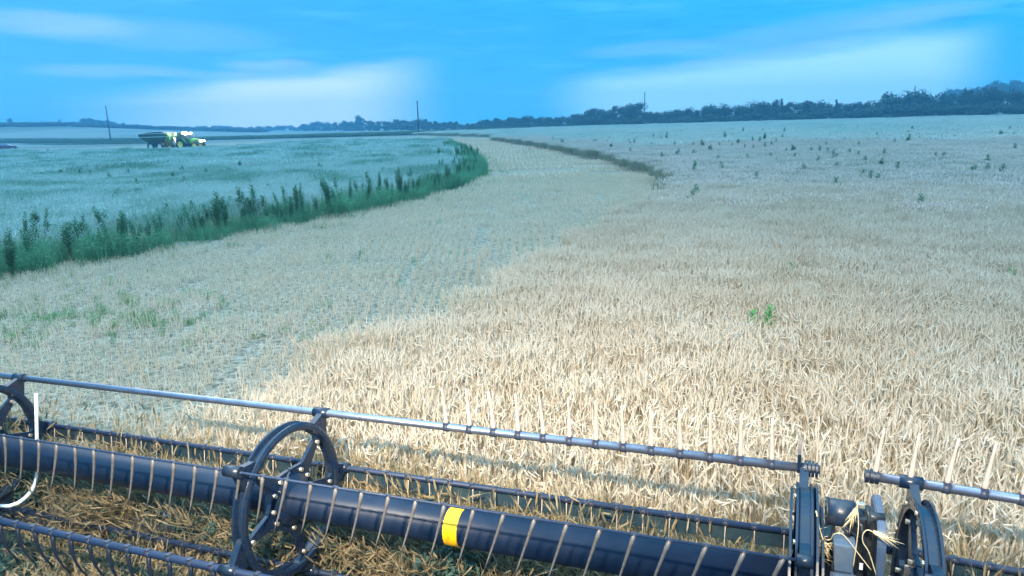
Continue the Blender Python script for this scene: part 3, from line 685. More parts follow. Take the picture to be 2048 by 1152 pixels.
for k in range(26):   # paler wooded rise behind at the right
    x = 1890 + k * 13 + rnd.uniform(-4, 4); tree(x, rnd.uniform(520, 600), rnd.uniform(24, 34), rnd.uniform(1.1, 1.5), 'round', 'hazy paler tree on the wooded rise behind the treeline at right', 'hazy trees on the rise at the far right')
x = 262
while x < 625:       # far thin line at left centre
    hp = np.interp(x, [262, 340, 400, 500, 560, 620], [5, 6, 9, 12, 13, 14]) * rnd.uniform(.8, 1.15)
    tree(x, rnd.uniform(730, 800), hp, rnd.uniform(1.3, 1.9), 'bush', 'very distant tree in the thin blue line left of centre', 'very distant trees left of centre')
    x += rnd.uniform(7, 11)
tree(25, 665, 15, .95, 'round', 'small lone rounded tree on the crest at the far left')
tree(124, 665, 14, 1.0, 'sparse', 'thin nearly bare tree on the crest at far left')
for x, hp in ((146, 10), (157, 9)): tree(x, 668, hp, 1.4, 'bush', 'small low tree between the bare tree and the dark clump', 'two low trees on the crest', name='tree')
for x, hp in ((172, 15), (180, 15), (190, 14), (199, 14), (208, 13), (217, 13), (226, 11), (234, 9)):
    tree(x, 662 + rnd.uniform(-8, 8), hp + 1, 1.35, 'round', 'dark tree of the clump on the crest behind the left utility pole', 'clump of trees on the crest')
tree(250, 668, 10, 1.1, 'round', 'small lone tree on the crest just right of the clump')

# ------------------------------------------------------------------ utility poles
pl = ['leaning bare utility pole, leftmost, between the red car and the tractor', 'thin utility pole with a short crossarm at picture centre left',
      'slim utility pole standing up above the treeline right of centre', 'dark utility pole almost lost against the trees at right']
for (x, y, hp), lb in zip(poles_px, pl):
    p = ground(x, y); zz = proj(p)[2]; H = hp * zz / F * 1.03
    root = empty('utility_pole', (p[0], p[1], 0)); tag(root, lb, 'utility pole', 'utility poles along the verge')
    MB().tube([(0, 0, -.3), (0, 0, H * .5), (0, 0, H)], [.24, .2, .16], 10).build('post', M_pole, root)
    dv = DL[1] - DL[0]; a = math.atan2(dv[1], dv[0]) + PI / 2
    if x > 500:
        MB().box((0, 0, H - .35), (1.5, .12, .14), Matrix.Rotation(a, 3, 'Z')).build('crossarm', M_pole, root)
    MB().cyl((0, 0, H), (0, 0, H + .2), .06, .04, 8).build('insulator', M_black, root)

# ------------------------------------------------------------------ red car at the left edge
M_red = mat('car_red_paint', (0.16, 0.008, 0.03), 0.3, noise_amt=.15, coat=.5)
M_glass = mat('car_glass', (0.25, 0.32, 0.42), 0.12, spec=.9)
M_tyre = mat('tyre_rubber', (0.015, 0.015, 0.018), 0.85, noise_amt=.3)
M_rim = mat('car_rim', (0.5, 0.52, 0.55), 0.35, metal=.5)
p = ground(14, 299.5)
car = empty('parked_car', (p[0], p[1], 0), math.radians(24)); tag(car, 'dark red car parked at the left edge of the photo, front towards the tractor', 'car')
side = [(-2.35, .35), (-2.3, .85), (-1.9, 1.0), (-.9, 1.05), (.95, 1.0), (2.0, .88), (2.35, .7), (2.38, .35), (1.9, .26), (-1.9, .26)]
MX = Matrix(((1, 0, 0, 0), (0, 0, -1, 0), (0, 1, 0, 0), (0, 0, 0, 1)))
B = MB().prism(side, -.88, .88, MX); bmesh.ops.bevel(B.bm, geom=B.bm.edges[:], offset=.06, segments=2, affect='EDGES'); B.build('body', M_red, car)
MB().prism([(-1.85, 1.02), (-1.25, 1.47), (.15, 1.5), (1.0, 1.02)], -.74, .74, MX).build('window', M_glass, car)
MB().prism([(-1.28, 1.475), (-1.2, 1.535), (.1, 1.56), (.2, 1.505)], -.72, .72, MX).build('roof', M_red, car)
for sx_ in (-1.45, 1.45):
    for sy_ in (-.86, .86):
        w_ = MB().cyl((sx_, sy_ - .1, .33), (sx_, sy_ + .1, .33), .33, seg=20).build('wheel', M_tyre, car)
        s_ = 1 if sy_ > 0 else -1
        MB().cyl((sx_, sy_ + s_ * .09, .33), (sx_, sy_ + s_ * .115, .33), .2, seg=14).build('rim', M_rim, w_)
for sy_ in (-.6, .6):
    MB().box((2.36, sy_, .68), (.06, .35, .14)).build('headlight', M_glass, car)

# ------------------------------------------------------------------ tractor with grain cart
M_cart = mat('cart_green_paint', (0.012, 0.055, 0.03), 0.45, noise_amt=.3, noise_scale=2)
M_jgreen = mat('tractor_green_paint', (0.03, 0.20, 0.035), 0.35, noise_amt=.2, coat=.3)
M_jyel = mat('wheel_yellow', (0.75, 0.62, 0.12), 0.45)
M_palew = mat('cart_wheel_pale', (0.62, 0.66, 0.68), 0.45)
M_trim = mat('cart_pale_trim', (0.55, 0.58, 0.55), 0.5)
M_lamp = mat('work_lamp_lens', (1, .9, .7), 0.3, emit=(1.0, 0.80, 0.55), estr=60.0)
M_cabglass = mat('cab_glass', (0.10, 0.09, 0.09), 0.1, spec=.9)
tp = at_dist(366, 146); hd = math.radians(-14)   # heading of the train; local +x is forward (to the right in the picture)
tdir = math.atan2(-math.sin(0.0), 1.0)
def wheel(parent, c, r, w, rim_m, seg=28):
    t = MB().lathe([(r * .55, -w / 2), (r * .9, -w / 2), (r, -w * .36), (r, w * .36), (r * .9, w / 2), (r * .55, w / 2)], seg, Matrix.Translation(c) @ Matrix.Rotation(PI / 2, 4, 'X'))
    for k in range(20):
        a = k * 2 * PI / 20; t.box((c[0] + math.cos(a) * r, c[1], c[2] + math.sin(a) * r), (.07, w * .9, .09), Matrix.Rotation(-a, 3, 'Y'))
    t = t.build('wheel', M_tyre, parent)
    MB().lathe([(.05, w * .2), (r * .3, w * .25), (r * .56, w * .44), (r * .60, w * .44), (r * .60, -w * .44), (r * .56, -w * .44), (r * .3, -w * .25), (.05, -w * .2)], 24, Matrix.Translation(c) @ Matrix.Rotation(PI / 2, 4, 'X')).build('rim', rim_m, t)
tr = empty('tractor', (tp[0], tp[1], 0), hd); tag(tr, 'green tractor with yellow wheels and blazing work lights pulling the grain cart', 'tractor')
for sy_ in (-.95, .95): wheel(tr, Vector((0, sy_, .95)), .95, .55, M_jyel)
for sy_ in (-.9, .9): wheel(tr, Vector((2.75, sy_, .7)), .70, .42, M_jyel)
B = MB().prism([(.9, 1.15), (.95, 1.9), (2.3, 1.85), (3.5, 1.7), (3.75, 1.45), (3.75, .95), (2.2, .85)], -.42, .42, MX); bmesh.ops.bevel(B.bm, geom=B.bm.edges[:], offset=.05, segments=2, affect='EDGES'); B.build('hood', M_jgreen, tr)
MB().box((3.78, 0, 1.3), (.06, .62, .6)).build('grille', M_black, tr)
MB().box((1.0, 0, .85), (3.6, .5, .45), bev=.04).build('chassis', M_black, tr)
MB().prism([(-.75, 1.25), (-.7, 2.75), (.85, 2.75), (1.15, 1.9), (.9, 1.25)], -.72, .72, MX).build('cab', M_cabglass, tr)
for x0, x1 in ((-.77, -.72), (.88, 1.17), (.2, .2)):
    for sy_ in (-.74, .74): MB().tube([(x1 if x1 > 1 else x0, sy_, 1.4), (x0, sy_, 2.75)], .05, 6).build('pillar', M_black, tr)
MB().box((.05, 0, 2.86), (1.95, 1.7, .2), bev=.07).build('roof', M_jgreen, tr)
for sy_ in (-.98, .98):
    MB().prism([(math.cos(a) * 1.08, .95 + math.sin(a) * 1.08) for a in np.linspace(.2, 2.7, 12)] + [(math.cos(a) * 1.03, .95 + math.sin(a) * 1.03) for a in np.linspace(2.7, .2, 12)], sy_ - .28, sy_ + .28, MX).build('fender', M_jgreen, tr)
MB().cyl((2.1, .5, 1.8), (2.1, .5, 2.7), .05, seg=10).build('exhaust', M_black, tr)
def lamp_part(parent, c, d, energy, size=.24, blend=.7, cone=110, col=(1, .78, .5)):
    o = MB().box(c, (.08, size, size * .8)).build('work_light', M_lamp, parent)
    ld_ = bpy.data.lights.new('lamp', 'SPOT'); ld_.energy = energy; ld_.spot_size = math.radians(cone); ld_.spot_blend = blend; ld_.shadow_soft_size = .08; ld_.color = col
    l = bpy.data.objects.new('lamp', ld_); COL.objects.link(l); l.parent = parent; l.location = Vector(c) + Vector(d).normalized() * .1
    l.rotation_euler = Vector(d).to_track_quat('-Z', 'Y').to_euler()
for sy_ in (-.75, -.45, .45, .75):
    lamp_part(tr, (1.06, sy_, 2.86), (1, sy_ * .3, -.55), 1200)
for sy_ in (-.7, .7): lamp_part(tr, (-.96, sy_, 2.86), (-1, sy_ * .6, -.32), 1500, cone=120)
for sy_ in (-.3, .3): lamp_part(tr, (3.84, sy_, 1.45), (1, 0, -.25), 400)
for sy_ in (-.88, .0): lamp_part(tr, (.6, sy_, 2.98) if sy_ else (.9, -.5, 2.99), (.7, -.7, -.1), 150)
for sy_ in (-.44, .44): MB().box((3.62, sy_, 1.46), (.34, .05, .26), bev=.02).build('headlight', M_lamp, tr)  # glowing side panels added for lamp glare towards the viewer
MB().box((.75, -.86, 2.87), (.7, .05, .16), bev=.02).build('side_glare_bar', M_lamp, tr)  # added glowing bar, side-facing glare of the roof lights
# camera-facing side lamp under the roof edge
lamp_part(tr, (.98, -.88, 2.7), (1, -1, -.5), 250)
MB().tube([(-.9, 0, .55), (-2.0, 0, .55)], .07, 8).build('drawbar', M_black, tr)

ct = empty('grain_cart', (tp[0] - 4.9 * math.cos(hd), tp[1] - 4.9 * math.sin(hd), 0), hd); tag(ct, 'dark green grain cart with sloping hopper hitched behind the tractor', 'grain cart')
def loft(rects, name, m_, parent):
    B_ = MB(); rings = []
    for (x0, x1, w_, z_) in rects: rings.append([B_.bm.verts.new(c_) for c_ in ((x0, -w_, z_), (x1, -w_, z_), (x1, w_, z_), (x0, w_, z_))])
    for A_, C_ in zip(rings, rings[1:]):
        for k in range(4): B_.bm.faces.new((A_[k], A_[(k + 1) % 4], C_[(k + 1) % 4], C_[k]))
    B_.bm.faces.new(rings[0][::-1]); B_.bm.faces.new(rings[-1])
    return B_.build(name, m_, parent)
loft([(-1.0, .9, .45, .75), (-1.7, 1.6, 1.0, 1.35), (-2.9, 2.5, 1.5, 2.2), (-3.15, 2.7, 1.55, 2.35)], 'hopper', M_cart, ct)
loft([(-3.2, 2.75, 1.6, 2.352), (-3.15, 2.75, 1.55, 2.95)], 'sideboard', M_cart, ct)
MB().prism([(-2.7, 2.96), (-1.2, 3.15), (1.4, 3.22), (2.4, 2.96)], -1.35, 1.35, MX).build('tarp', M_black, ct)
for z_ in (2.36, 2.94):
    MB().box((-.22, -1.62, z_), (5.9, .08, .08)).build('rail', M_trim, ct)
for k in range(7): MB().box((-2.8 + k * .88, -1.61, 2.65), (.07, .06, .5)).build('rib', M_cart, ct)
MB().tube([(2.2, -.9, .9), (2.95, -1.5, 2.0), (3.2, -1.9, 2.5), (3.0, -2.3, 2.9)], .21, 12).build('auger', M_jgreen, ct)
for sx_ in (-.9, .95):
    for sy_ in (-1.35, 1.35): wheel(ct, Vector((sx_, sy_, .72)), .72, .5, M_palew)
MB().box((.3, 0, .72), (5.4, .35, .22)).build('frame', M_cart, ct)
MB().tube([(2.9, 0, .6), (3.9, 0, .55)], .08, 8).build('hitch', M_black, ct)
MB().box((2.6, .7, 1.5), (.06, .5, 1.6), Matrix.Rotation(-.35, 3, 'Y')).build('ladder', M_trim, ct)

# ------------------------------------------------------------------ harvester reel
def frame_matrix(P_, ax=AX, ef=EF, eu=EU):
    m_ = Matrix.Identity(4)
    for i in range(3): m_[i][0] = ax[i]; m_[i][1] = ef[i]; m_[i][2] = eu[i]; m_[i][3] = P_[i]
    return m_
# local frame: x along the reel, y away from the camera, z up.  Lathe z -> x
LX = Matrix(((0, 0, 1, 0), (0, 1, 0, 0), (-1, 0, 0, 0), (0, 0, 0, 1)))
RB = .55
BATS = [('top', 45), ('near', 138), ('low', 195), ('under', 281), ('front', 354)]
def bat_pos(deg, R=RB): a = math.radians(deg); return (R * math.cos(a), R * math.sin(a))

def finger_mesh(name, dy, dz, L, w0, curve, m_, clip_r, thin=False, dx=0.0):
    """prong from the bar (origin) in direction (dy,dz), with a clip round the bar"""
    B_ = MB(); n_ = 6; pts = []; rad = []
    nrm = math.hypot(dy, dz); dy, dz = dy / nrm, dz / nrm
    for k in range(n_):
        t = k / (n_ - 1); s_ = L * t; b_ = curve * L * t * t
        pts.append((dx * s_, dy * s_ - dz * b_, dz * s_ + dy * b_)); rad.append(w0 * (1 - .72 * t))
    B_.tube(pts, rad, 6)
    nf = len(B_.bm.faces)
    B_.cyl((-.016, 0, 0), (.016, 0, 0), clip_r, seg=12)
    B_.box((0, -clip_r * .2, clip_r * .9), (.026, clip_r * 1.2, clip_r * .5))
    B_.bm.faces.ensure_lookup_table()
    for f in B_.bm.faces[nf:]: f.material_index = 1
    return B_.mesh(name, [m_, M_clip])

def spider(parent, x0, bats, bw=.06):
    """a reel disc: channel ring, five spokes, hub, arms out to the bats, bolts"""
    sp = MB()
    for off in (-.03, .03):
        sp.lathe([(.402, off - .004), (.41, off + .010), (.432, off + .012), (.45, off + .004), (.452, off - .006), (.432, off), (.41, off - .004)], 72, Matrix.Translation((x0, 0, 0)) @ LX)
    sp.lathe([(.418, -.032), (.418, .032), (.427, .032), (.427, -.032)], 72, Matrix.Translation((x0, 0, 0)) @ LX)
    ring = sp.build('disc_ring', M_disc, parent)
    hub = MB().lathe([(.102, -.05), (.102, .05), (.15, .03), (.155, -.03)], 40, Matrix.Translation((x0, 0, 0)) @ LX).build('hub', M_disc, parent)
    for k, (nm, dg) in enumerate(bats):
        a = math.radians(dg - 4); ca, sa = math.cos(a), math.sin(a)
        def P(r, t): return (r * ca - t * sa, r * sa + t * ca)
        poly = [P(.13, -.13), P(.21, -.045), P(.38, -.022), P(.412, -.06), P(.412, .06), P(.38, .022), P(.21, .045), P(.13, .13)]
        # polygon lies in the local y,z plane, extruded along x
        Mp = Matrix(((0, 0, 1, 0), (1, 0, 0, 0), (0, 1, 0, 0), (0, 0, 0, 1)))
        s_ = MB().prism(poly, x0 - .012, x0 + .012, Mp).build('spoke', M_disc, parent)
        for rr_, tt in ((.17, -.04), (.17, .04), (.37, 0)):
            q = P(rr_, tt)
            MB().cyl((x0 - .028, q[0], q[1]), (x0 + .028, q[0], q[1]), .013, seg=8).build('bolt', M_bolt, s_)
        by, bz = bat_pos(dg)
        a2 = math.radians(dg); c2, s2 = math.cos(a2), math.sin(a2)
        def P2(r, t): return (r * c2 - t * s2, r * s2 + t * c2)
        MB().prism([P2(.40, -.10), P2(.445, -.09), P2(RB - .02, -.028), P2(RB + .012, -.02), P2(RB + .012, .02), P2(RB - .02, .028), P2(.445, .07), P2(.40, .08)], x0 - .02, x0 + .02, Mp).build('bat_arm', M_disc, parent)
        MB().cyl((x0 - bw, by, bz), (x0 + min(bw, .04), by, bz), .032 if bw > .05 else .026, seg=16).build('bearing', M_disc, parent)
    for k in range(10):
        a = k * 2 * PI / 10 + .3
        MB().cyl((x0 - .045, .431 * math.cos(a), .431 * math.sin(a)), (x0 - .032, .431 * math.cos(a), .431 * math.sin(a)), .011, seg=8).build('bolt', M_bolt, ring)

reel = empty('harvester_reel'); reel.matrix_world = frame_matrix(P0)
tag(reel, 'long blue harvester reel with a yellow band on its tube, left of the drive', 'harvester reel')
def x_for(px, R=.1, deg=110):
    lo, hi = -4.5, 4.5
    y_, z_ = bat_pos(deg, R)
    for _ in range(50):
        md = (lo + hi) / 2
        if proj(P0 + AX * md + EF * y_ + EU * z_)[0] < px: lo = md
        else: hi = md
    return (lo + hi) / 2
XD = x_for(1602, 0.0); X_END = x_for(1611, RB, 45)
MB().cyl((-4.3, 0, 0), (XD - .03, 0, 0), .1, seg=64).build('reel_tube', M_reel, reel)
xb0, xb1 = x_for(893), x_for(921)
MB().lathe([(.1005, xb0), (.1035, xb0 + .002), (.1035, xb1 - .002), (.1005, xb1)], 64, LX).build('yellow_band', M_yellow, reel)
FM = {
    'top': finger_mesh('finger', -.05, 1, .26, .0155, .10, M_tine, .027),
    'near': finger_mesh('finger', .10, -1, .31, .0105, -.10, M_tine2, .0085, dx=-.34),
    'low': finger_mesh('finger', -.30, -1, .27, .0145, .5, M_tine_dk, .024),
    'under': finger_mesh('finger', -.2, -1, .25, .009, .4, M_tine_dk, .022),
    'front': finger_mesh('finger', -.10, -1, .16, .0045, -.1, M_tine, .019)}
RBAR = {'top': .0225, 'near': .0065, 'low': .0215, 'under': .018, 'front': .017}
for nm, dg in BATS:
    by, bz = bat_pos(dg)
    xe = X_END + .03 if nm == 'top' else XD + .02
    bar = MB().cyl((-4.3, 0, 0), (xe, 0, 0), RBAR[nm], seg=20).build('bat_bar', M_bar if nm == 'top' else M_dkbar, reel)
    bar.location = (0, by, bz)
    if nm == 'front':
        MB().box(((xe - 4.3) / 2 + .35, 0.014, -.056), (xe + 3.5, .012, .10), bev=.004).build('gap_shade_strip', M_gap_shade, bar)  # added dark strip, shade of the crop gap built as a solid
    if nm == 'top': bar['label'] = 'steel bar at the top of the reel, sky sheen put into its colour'
    x = x_for(940, RB, 45) - .15 * (1 if nm == 'top' else 28) if nm == 'top' else -4.2
    k = 0
    while x < X_END - .08:
        f_ = link('finger', FM[nm], bar); f_.location = (x, 0, 0)
        f_.rotation_euler = (rnd.gauss(0, .03), rnd.gauss(0, .02), 0)
        x += .15; k += 1
for xs in (x_for(-42, .0), x_for(581, 0.0), XD):
    spider(reel, xs, BATS, .03 if xs == XD else .06)
# extra end plates at the right end, seen edge on
for off, r_ in ((-.055, .43), (.05, .45), (.075, .36)):
    MB().lathe([(.10, XD + off - .005), (r_, XD + off - .005), (r_, XD + off + .005), (.10, XD + off + .005)], 56, LX).build('end_plate', M_disc, reel)
by, bz = bat_pos(45)
for k in range(4): MB().lathe([(.02, -.006), (.040, -.006), (.040, .006), (.02, .006)], 24, Matrix.Translation((X_END + .0 + k * .017, by, bz)) @ LX).build('collar', M_disc, reel)
MB().prism([(-.02, -.05), (.02, -.05), (.03, .05), (.0, .12), (-.03, .05)], -.008, .008, Matrix.Translation((X_END - .03, by, bz + .03)) @ Matrix(((0, 0, 1, 0), (1, 0, 0, 0), (0, 1, 0, 0), (0, 0, 0, 1)))).build('cam_blade', M_disc, reel)
f_ = link('finger', finger_mesh('finger', -.05, 1, .28, .006, .0, M_tine, .02), reel); f_.location = (X_END + .05, by, bz)

# right-hand reel section, drooping slightly outwards
AX2 = AX + np.array([0, 0, -.048]); AX2 /= np.linalg.norm(AX2)
EF2 = EF; EU2 = np.cross(AX2, EF2)
x2 = x_for(1733, RB, 45); by, bz = bat_pos(45)
topP = P0 + AX * (x2) + EF * by + EU * (bz)
d_ = ray(1733, 951); zz = proj(topP)[2]; topP = CAM + d_ * zz
P2 = topP - EF2 * by - EU2 * bz
reel2 = empty('harvester_reel'); reel2.matrix_world = frame_matrix(P2, AX2, EF2, EU2)
tag(reel2, 'short visible end of the second reel at the right edge, right of the drive', 'harvester reel')
MB().cyl((.15, 0, 0), (2.4, 0, 0), .1, seg=48).build('reel_tube', M_reel, reel2)
for nm, dg in BATS:
    y_, z_ = bat_pos(dg)
    bar = MB().cyl((0 if nm == 'top' else .3, 0, 0), (2.4, 0, 0), RBAR[nm], seg=20).build('bat_bar', M_bar if nm == 'top' else M_dkbar, reel2); bar.location = (0, y_, z_)
    if nm == 'front': MB().box((1.37, .014, -.056), (2.0, .012, .10), bev=.004).build('gap_shade_strip', M_gap_shade, bar)
    x = .035 if nm == 'top' else .3; k = 0
    while x < 2.3:
        f_ = link('finger', FM[nm], bar); f_.location = (x, 0, 0); f_.rotation_euler = (-.05, rnd.gauss(.06, .02), 0); x += .15
for k in range(3): MB().lathe([(.015, -.008), (.034, -.008), (.034, .008), (.015, .008)], 24, Matrix.Translation((k * .022, by, bz)) @ LX).build('collar', M_disc, reel2)
lo, hi = 0, 1.5
for _ in range(40):
    md = (lo + hi) / 2
    if proj(P2 + AX2 * md)[0] < 1828: lo = md
    else: hi = md
spider(reel2, lo, BATS)

# ------------------------------------------------------------------ reel drive between the sections
drv = empty('reel_drive'); drv.matrix_world = frame_matrix(P0); tag(drv, 'black motor and tall chain case driving the reels, hung with straw', 'reel drive')
drvI = drv.matrix_world.inverted()
def dl(px, py, f_off):
    """local point on the plane y=f_off of the drive frame seen at picture position px,py"""
    d = ray(px, py); t = (f_off - (CAM - P0) @ EF) / (d @ EF); return drvI @ Vector(CAM + d * t)
fo = -.05
a = dl(1654, 1022, fo); b_ = a + Vector((.105, 0, 0)); r_ = .058
MB().cyl(a, b_, r_, seg=36).build('motor', M_motor, drv)
MB().cyl(a - Vector((.006, 0, 0)), a + Vector((.004, 0, 0)), r_ * 1.04, seg=36).build('motor_cap', M_black, drv)
MB().cyl(b_, b_ + Vector((.035, 0, 0)), r_ * .95, r_ * .55, seg=30).build('motor_cone', M_motor, drv)
c_ = b_ + Vector((.03, 0, 0)); MB().cyl(c_, c_ + Vector((.09, 0, 0)), .022, seg=20).build('shaft', M_black, drv)
q = dl(1722, 1010, fo - .06); MB().box(q, (.03, .03, .02), bev=.004).cyl(q, q + Vector((-.02, 0, .012)), .006, seg=8).build('fitting', M_bolt, drv)
q = dl(1717, 1110, fo + .02); MB().box(q, (.085, .14, .42), bev=.012).build('gearbox', M_black, drv)
yn = fo - .10; q0 = dl(1757, 1060, yn); q1 = dl(1776, 1060, yn); cw = abs(q1.x - q0.x)
hi_ = dl(1738, 983, yn + .32).z; rc = .11
poly = [(yn, hi_ - .9)] + [(yn + rc - rc * math.cos(t), hi_ - rc + rc * math.sin(t)) for t in np.linspace(0, PI / 2, 10)] + [(yn + .30, hi_), (yn + .34, hi_ - .04), (yn + .34, hi_ - .9)]
Mp = Matrix(((0, 0, 1, 0), (1, 0, 0, 0), (0, 1, 0, 0), (0, 0, 0, 1)))
B = MB().prism(poly, q0.x, q0.x + cw, Mp); bmesh.ops.bevel(B.bm, geom=[e for e in B.bm.edges if e.calc_face_angle(0) > 1.2], offset=.005, segments=2, affect='EDGES'); case = B.build('chain_case', M_case, drv)
q = dl(1748, 1038, yn + .12); q.x = q0.x; MB().cyl(q - Vector((.012, 0, 0)), q, .009, seg=14).build('bolt', M_bolt, case)
q = dl(1687, 1108, fo - .10); MB().box(q, (.088, .09, .13), bev=.008, taper=.82).build('boot', M_boot, drv)
q = dl(1685, 1146, fo - .10); MB().box(q, (.085, .11, .035), bev=.012).cyl(q + Vector((-.05, -.03, -.01)), q + Vector((.05, -.03, -.01)), .024, seg=14).build('clamp', M_boot, drv)
q = dl(1722, 1133, fo - .09); MB().box(q, (.013, .006, .028)).build('tag', M_white, drv)
q = dl(1652, 1120, fo + .06); MB().box(q, (.07, .12, .3), bev=.02).build('bracket', M_black, drv)
for pts in ([(1690, 1052), (1700, 1062), (1712, 1072), (1722, 1078)], [(1688, 1055), (1692, 1068), (1700, 1074)]):
    MB().tube([dl(x_, y_, fo - .07) for x_, y_ in pts], .006, 8).build('hose', M_tine_dk, drv)
for pts in ([(1668, 1048, -.08), (1664, 1075, -.12), (1672, 1100, -.17), (1668, 1150, -.17)], [(1708, 1040, -.12), (1722, 1050, -.15), (1728, 1090, -.14), (1730, 1150, -.12)], [(1730, 1012, -.1), (1738, 1030, -.13), (1734, 1070, -.12)]):
    MB().tube([dl(*p_) for p_ in pts], .0075, 8).build('hose', M_black, drv)
for k in range(6):
    an = k * PI / 3; q = a + Vector((-.008, math.cos(an) * .048, math.sin(an) * .048)); MB().cyl(q, q + Vector((.006, 0, 0)), .005, seg=8).build('bolt', M_bolt, drv)
# straws caught on the drive: each a thing of its own
M_straw = mat('straw', (0.66, 0.52, 0.30), 0.6, noise_amt=.3, noise_scale=40, col2=(.5, .33, .15))
def straw(pts, head, label, r=.0022):
    P_ = [dl(x_, y_, o_) for x_, y_, o_ in pts]; P_ = [drv.matrix_world @ p_ for p_ in P_]
    # smooth
    sm = []
    for i in range(len(P_) - 1):
        p0_ = P_[max(i - 1, 0)]; p1_ = P_[i]; p2_ = P_[i + 1]; p3_ = P_[min(i + 2, len(P_) - 1)]
        for t in (0, .25, .5, .75):
            sm.append(.5 * ((2 * p1_) + (p2_ - p0_) * t + (2 * p0_ - 5 * p1_ + 4 * p2_ - p3_) * t * t + (3 * p1_ - p0_ - 3 * p2_ + p3_) * t ** 3))
    sm.append(P_[-1])
    root = empty('straw', sm[0]); inv = Matrix.Translation(-sm[0])
    tag(root, label, 'straw', 'straws caught on the reel drive')
    MB().tube([inv @ p_ for p_ in sm], r, 5).build('stem', M_straw, root)
    if head:
        d = (sm[-1] - sm[-3]).normalized(); e = sm[-1]; L = .075
        B_ = MB(); B_.tube([inv @ (e + d * L * t) for t in (0, .15, .4, .7, 1)], [.003, .0085, .0095, .0075, .002], 7)
        for k in range(12):
            sv = d.orthogonal().normalized(); sv.rotate(Matrix.Rotation(k * 2.4, 3, d)); s0 = e + d * L * (k / 12)
            B_.tube([inv @ (s0 + sv * .006), inv @ (s0 + d * .05 + sv * .020)], [.0028, .0006], 4)
        B_.build('ear', M_straw, root)
straw([(1706, 1134, -.2), (1712, 1095, -.2), (1717, 1050, -.2), (1714, 1008, -.19), (1716, 1000, -.19)], False, 'long straight straw standing across the black gearbox')
straw([(1752, 1150, -.18), (1738, 1105, -.18), (1726, 1085, -.18), (1726, 1068, -.18), (1735, 1060, -.18), (1746, 1064, -.18)], True, 'hooked straw with a drooping ear in front of the chain case')
straw([(1742, 1140, -.2), (1715, 1105, -.2), (1700, 1085, -.2), (1684, 1068, -.2), (1668, 1068, -.2), (1662, 1078, -.18), (1655, 1080, -.18)], False, 'straw arching over the top of the grey boot')
straw([(1717, 1005, -.18), (1712, 1016, -.18)], True, 'short straw with an ear hanging on the end of the motor')
straw([(1656, 1108, -.15), (1648, 1085, -.15), (1640, 1060, -.15), (1632, 1022, -.14)], False, 'straw leaning against the reel end discs', r=.003)
straw([(1735, 940, .3), (1727, 926, .3), (1721, 917, .3)], False, 'straw stuck on the end of the right reel bar')
straw([(1777, 948, .3), (1785, 943, .3)], False, 'tiny straw lying on top of the right reel bar')
# straw wad
B = MB(); g_ = random.Random(5)
for k in range(46):
    c_ = dl(1640 + g_.gauss(4, 6), 1100 + g_.gauss(0, 15), -.12 + g_.gauss(0, .02)); c_ = Vector(c_); dv = Vector((g_.gauss(0, 1), g_.gauss(0, .4), g_.gauss(0, .8))).normalized() * g_.uniform(.02, .05)
    B.tube([c_ - dv, c_ + Vector((0, 0, .01)), c_ + dv], [.0014, .003, .001], 4)
wad = B.build('straw_wad', M_straw); wad.matrix_world = drv.matrix_world
tag(wad, 'orange brown wad of chaff caught beside the reel end discs', 'straw wad')

# ------------------------------------------------------------------ white bent rod at the left
def on_plane(px, py, f_off):
    d = ray(px, py); t = (f_off - (CAM - P0) @ EF) / (d @ EF); return CAM + d * t
pts = [(72, 788), (73, 840), (74, 900), (74, 945), (71, 965), (62, 983), (50, 996), (36, 1006), (18, 1012), (0, 1012)]
MB().tube([on_plane(x_, y_, .2 if y_ < 950 else .2 - (y_ - 945) * .0055) for x_, y_ in pts], .0125, 10).build('bent_rod', M_white)
tag(bpy.data.objects['bent_rod'], 'white bent plastic rod standing behind the reel tube at the left edge', 'rod')

# ------------------------------------------------------------------ header floor, cutterbar, cut crop
hd_ = empty('cutting_header'); hd_.matrix_world = frame_matrix(P0); tag(hd_, 'dark canvas floor and knife of the cutting header under the reel', 'cutting header')
MB().box((-.4, -.05, -.86), (9.2, 1.5, .06)).build('canvas', M_deck, hd_)
MB().box((-.4, .78, -.84), (9.2, .10, .05)).build('knife_bar', M_knife, hd_)
MB().box((-.4, -.9, -.55), (9.2, .05, .6)).build('back_sheet', M_deck, hd_)
gm = MB().prism([(-.035, 0), (.035, 0), (.012, .14), (-.012, .14)], -.012, .012).mesh('guard', M_knife)
for k in range(80):
    o = link('knife_guard', gm, hd_); o.location = (-4.2 + k * .1, .83, -.84)
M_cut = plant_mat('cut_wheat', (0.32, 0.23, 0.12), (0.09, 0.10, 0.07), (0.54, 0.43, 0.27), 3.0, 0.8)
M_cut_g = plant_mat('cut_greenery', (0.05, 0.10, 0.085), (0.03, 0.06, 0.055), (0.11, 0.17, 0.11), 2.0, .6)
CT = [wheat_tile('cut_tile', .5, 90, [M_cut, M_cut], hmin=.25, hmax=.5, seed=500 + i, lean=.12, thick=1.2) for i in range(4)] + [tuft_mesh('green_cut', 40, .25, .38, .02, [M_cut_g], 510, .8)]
Pm = []
for k in range(1150):
    u = rng.uniform(-4.3, 3.9); v = rng.uniform(-.85, .60)
    dens = .5 + .5 * math.sin(u * 1.7 + 2.2 * math.sin(v * 3 + .6)) * math.sin(v * 6 + u * .9)
    if v < .38 and (dens < .74 or rng.random() > dens * .7): continue
    P_ = P0 + AX * u + EF * v; Pm.append((P_[0], P_[1], (.16 if v < .38 else .42) + rng.random() * .06))
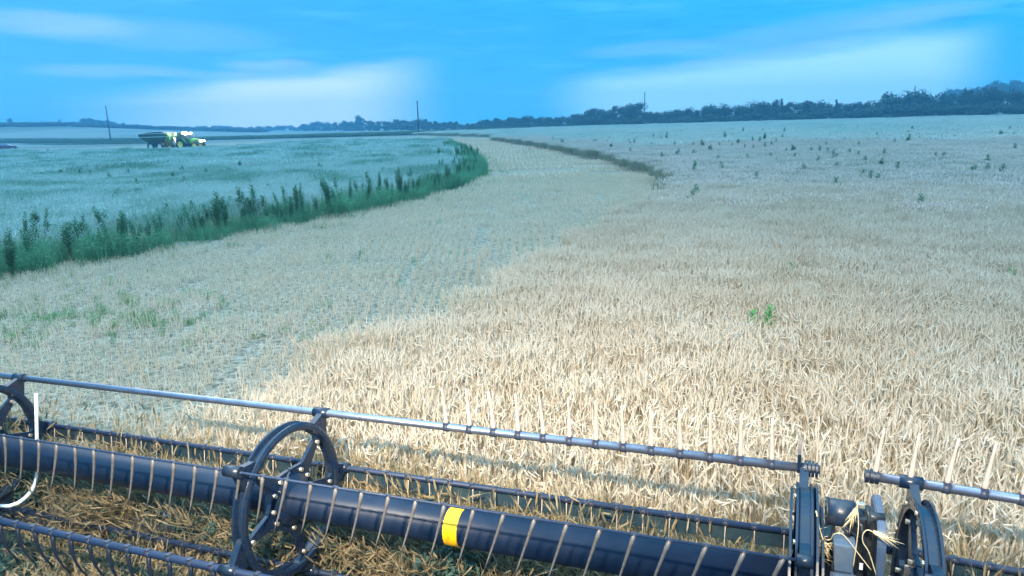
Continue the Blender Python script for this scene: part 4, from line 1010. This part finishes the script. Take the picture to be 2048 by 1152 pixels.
P = np.array(Pm); n = len(P); sc = np.ones((n, 3)); sc[:, 2] = np.where(P[:, 2] > .4, rng.uniform(.6, 1.1, n), rng.uniform(.3, .62, n)); rt = np.zeros((n, 3)); rt[:, 2] = rng.random(n) * 6.28; rt[:, :2] = rng.normal(0, .3, (n, 2))
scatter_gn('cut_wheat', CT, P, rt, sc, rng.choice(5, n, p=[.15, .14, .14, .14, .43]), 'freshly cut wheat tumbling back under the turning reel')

# ------------------------------------------------------------------ harvester roof lights (above and behind the camera)
roof = empty('harvester_cab_roof', (0, -.1, 4.15), math.radians(-21)); tag(roof, 'harvester cab roof with a row of work lights above the viewpoint', 'cab roof')
MB().box((0, -.9, .08), (2.4, 1.8, .16), bev=.04).build('roof_panel', M_black, roof)
for i, xo in enumerate((-.95, -.4, .4, .95)):
    MB().box((xo, .03, -.02), (.2, .08, .12), bev=.02).build('work_light', M_black, roof)
    ld_ = bpy.data.lights.new('roof_lamp', 'SPOT'); ld_.energy = (3400, 1800, 1250, 1050)[i]; ld_.spot_size = math.radians((112, 86, 80, 84)[i]); ld_.spot_blend = 1.0; ld_.shadow_soft_size = .06; ld_.color = (1, .86, .66)
    l = bpy.data.objects.new('roof_lamp', ld_); COL.objects.link(l); l.parent = roof; l.location = (xo, .12, -.02)
    l.rotation_euler = Vector(((-.80, -.16, .1, .22)[i], 1, (-.33, -.27, -.25, -.25)[i])).to_track_quat('-Z', 'Y').to_euler()
    MB().box((xo, .075, -.02), (.16, .01, .09)).build('lens', M_lamp, roof)

# ------------------------------------------------------------------ haze
HZ = True
if HZ:
    Mh = bpy.data.materials.new('haze_air'); Mh.use_nodes = True; nt = Mh.node_tree; nt.nodes.clear()
    pv = nt.nodes.new('ShaderNodeVolumePrincipled'); pv.inputs['Color'].default_value = (.20, .64, 1, 1); pv.inputs['Density'].default_value = .0010
    mo = nt.nodes.new('ShaderNodeOutputMaterial'); nt.links.new(pv.outputs[0], mo.inputs['Volume'])
    MB().box((0, 350, 16), (1700, 1100, 34)).build('haze', Mh)
    tag(bpy.data.objects['haze'], 'thin blue evening haze over the fields', kind='stuff')
S.render.engine = 'CYCLES'
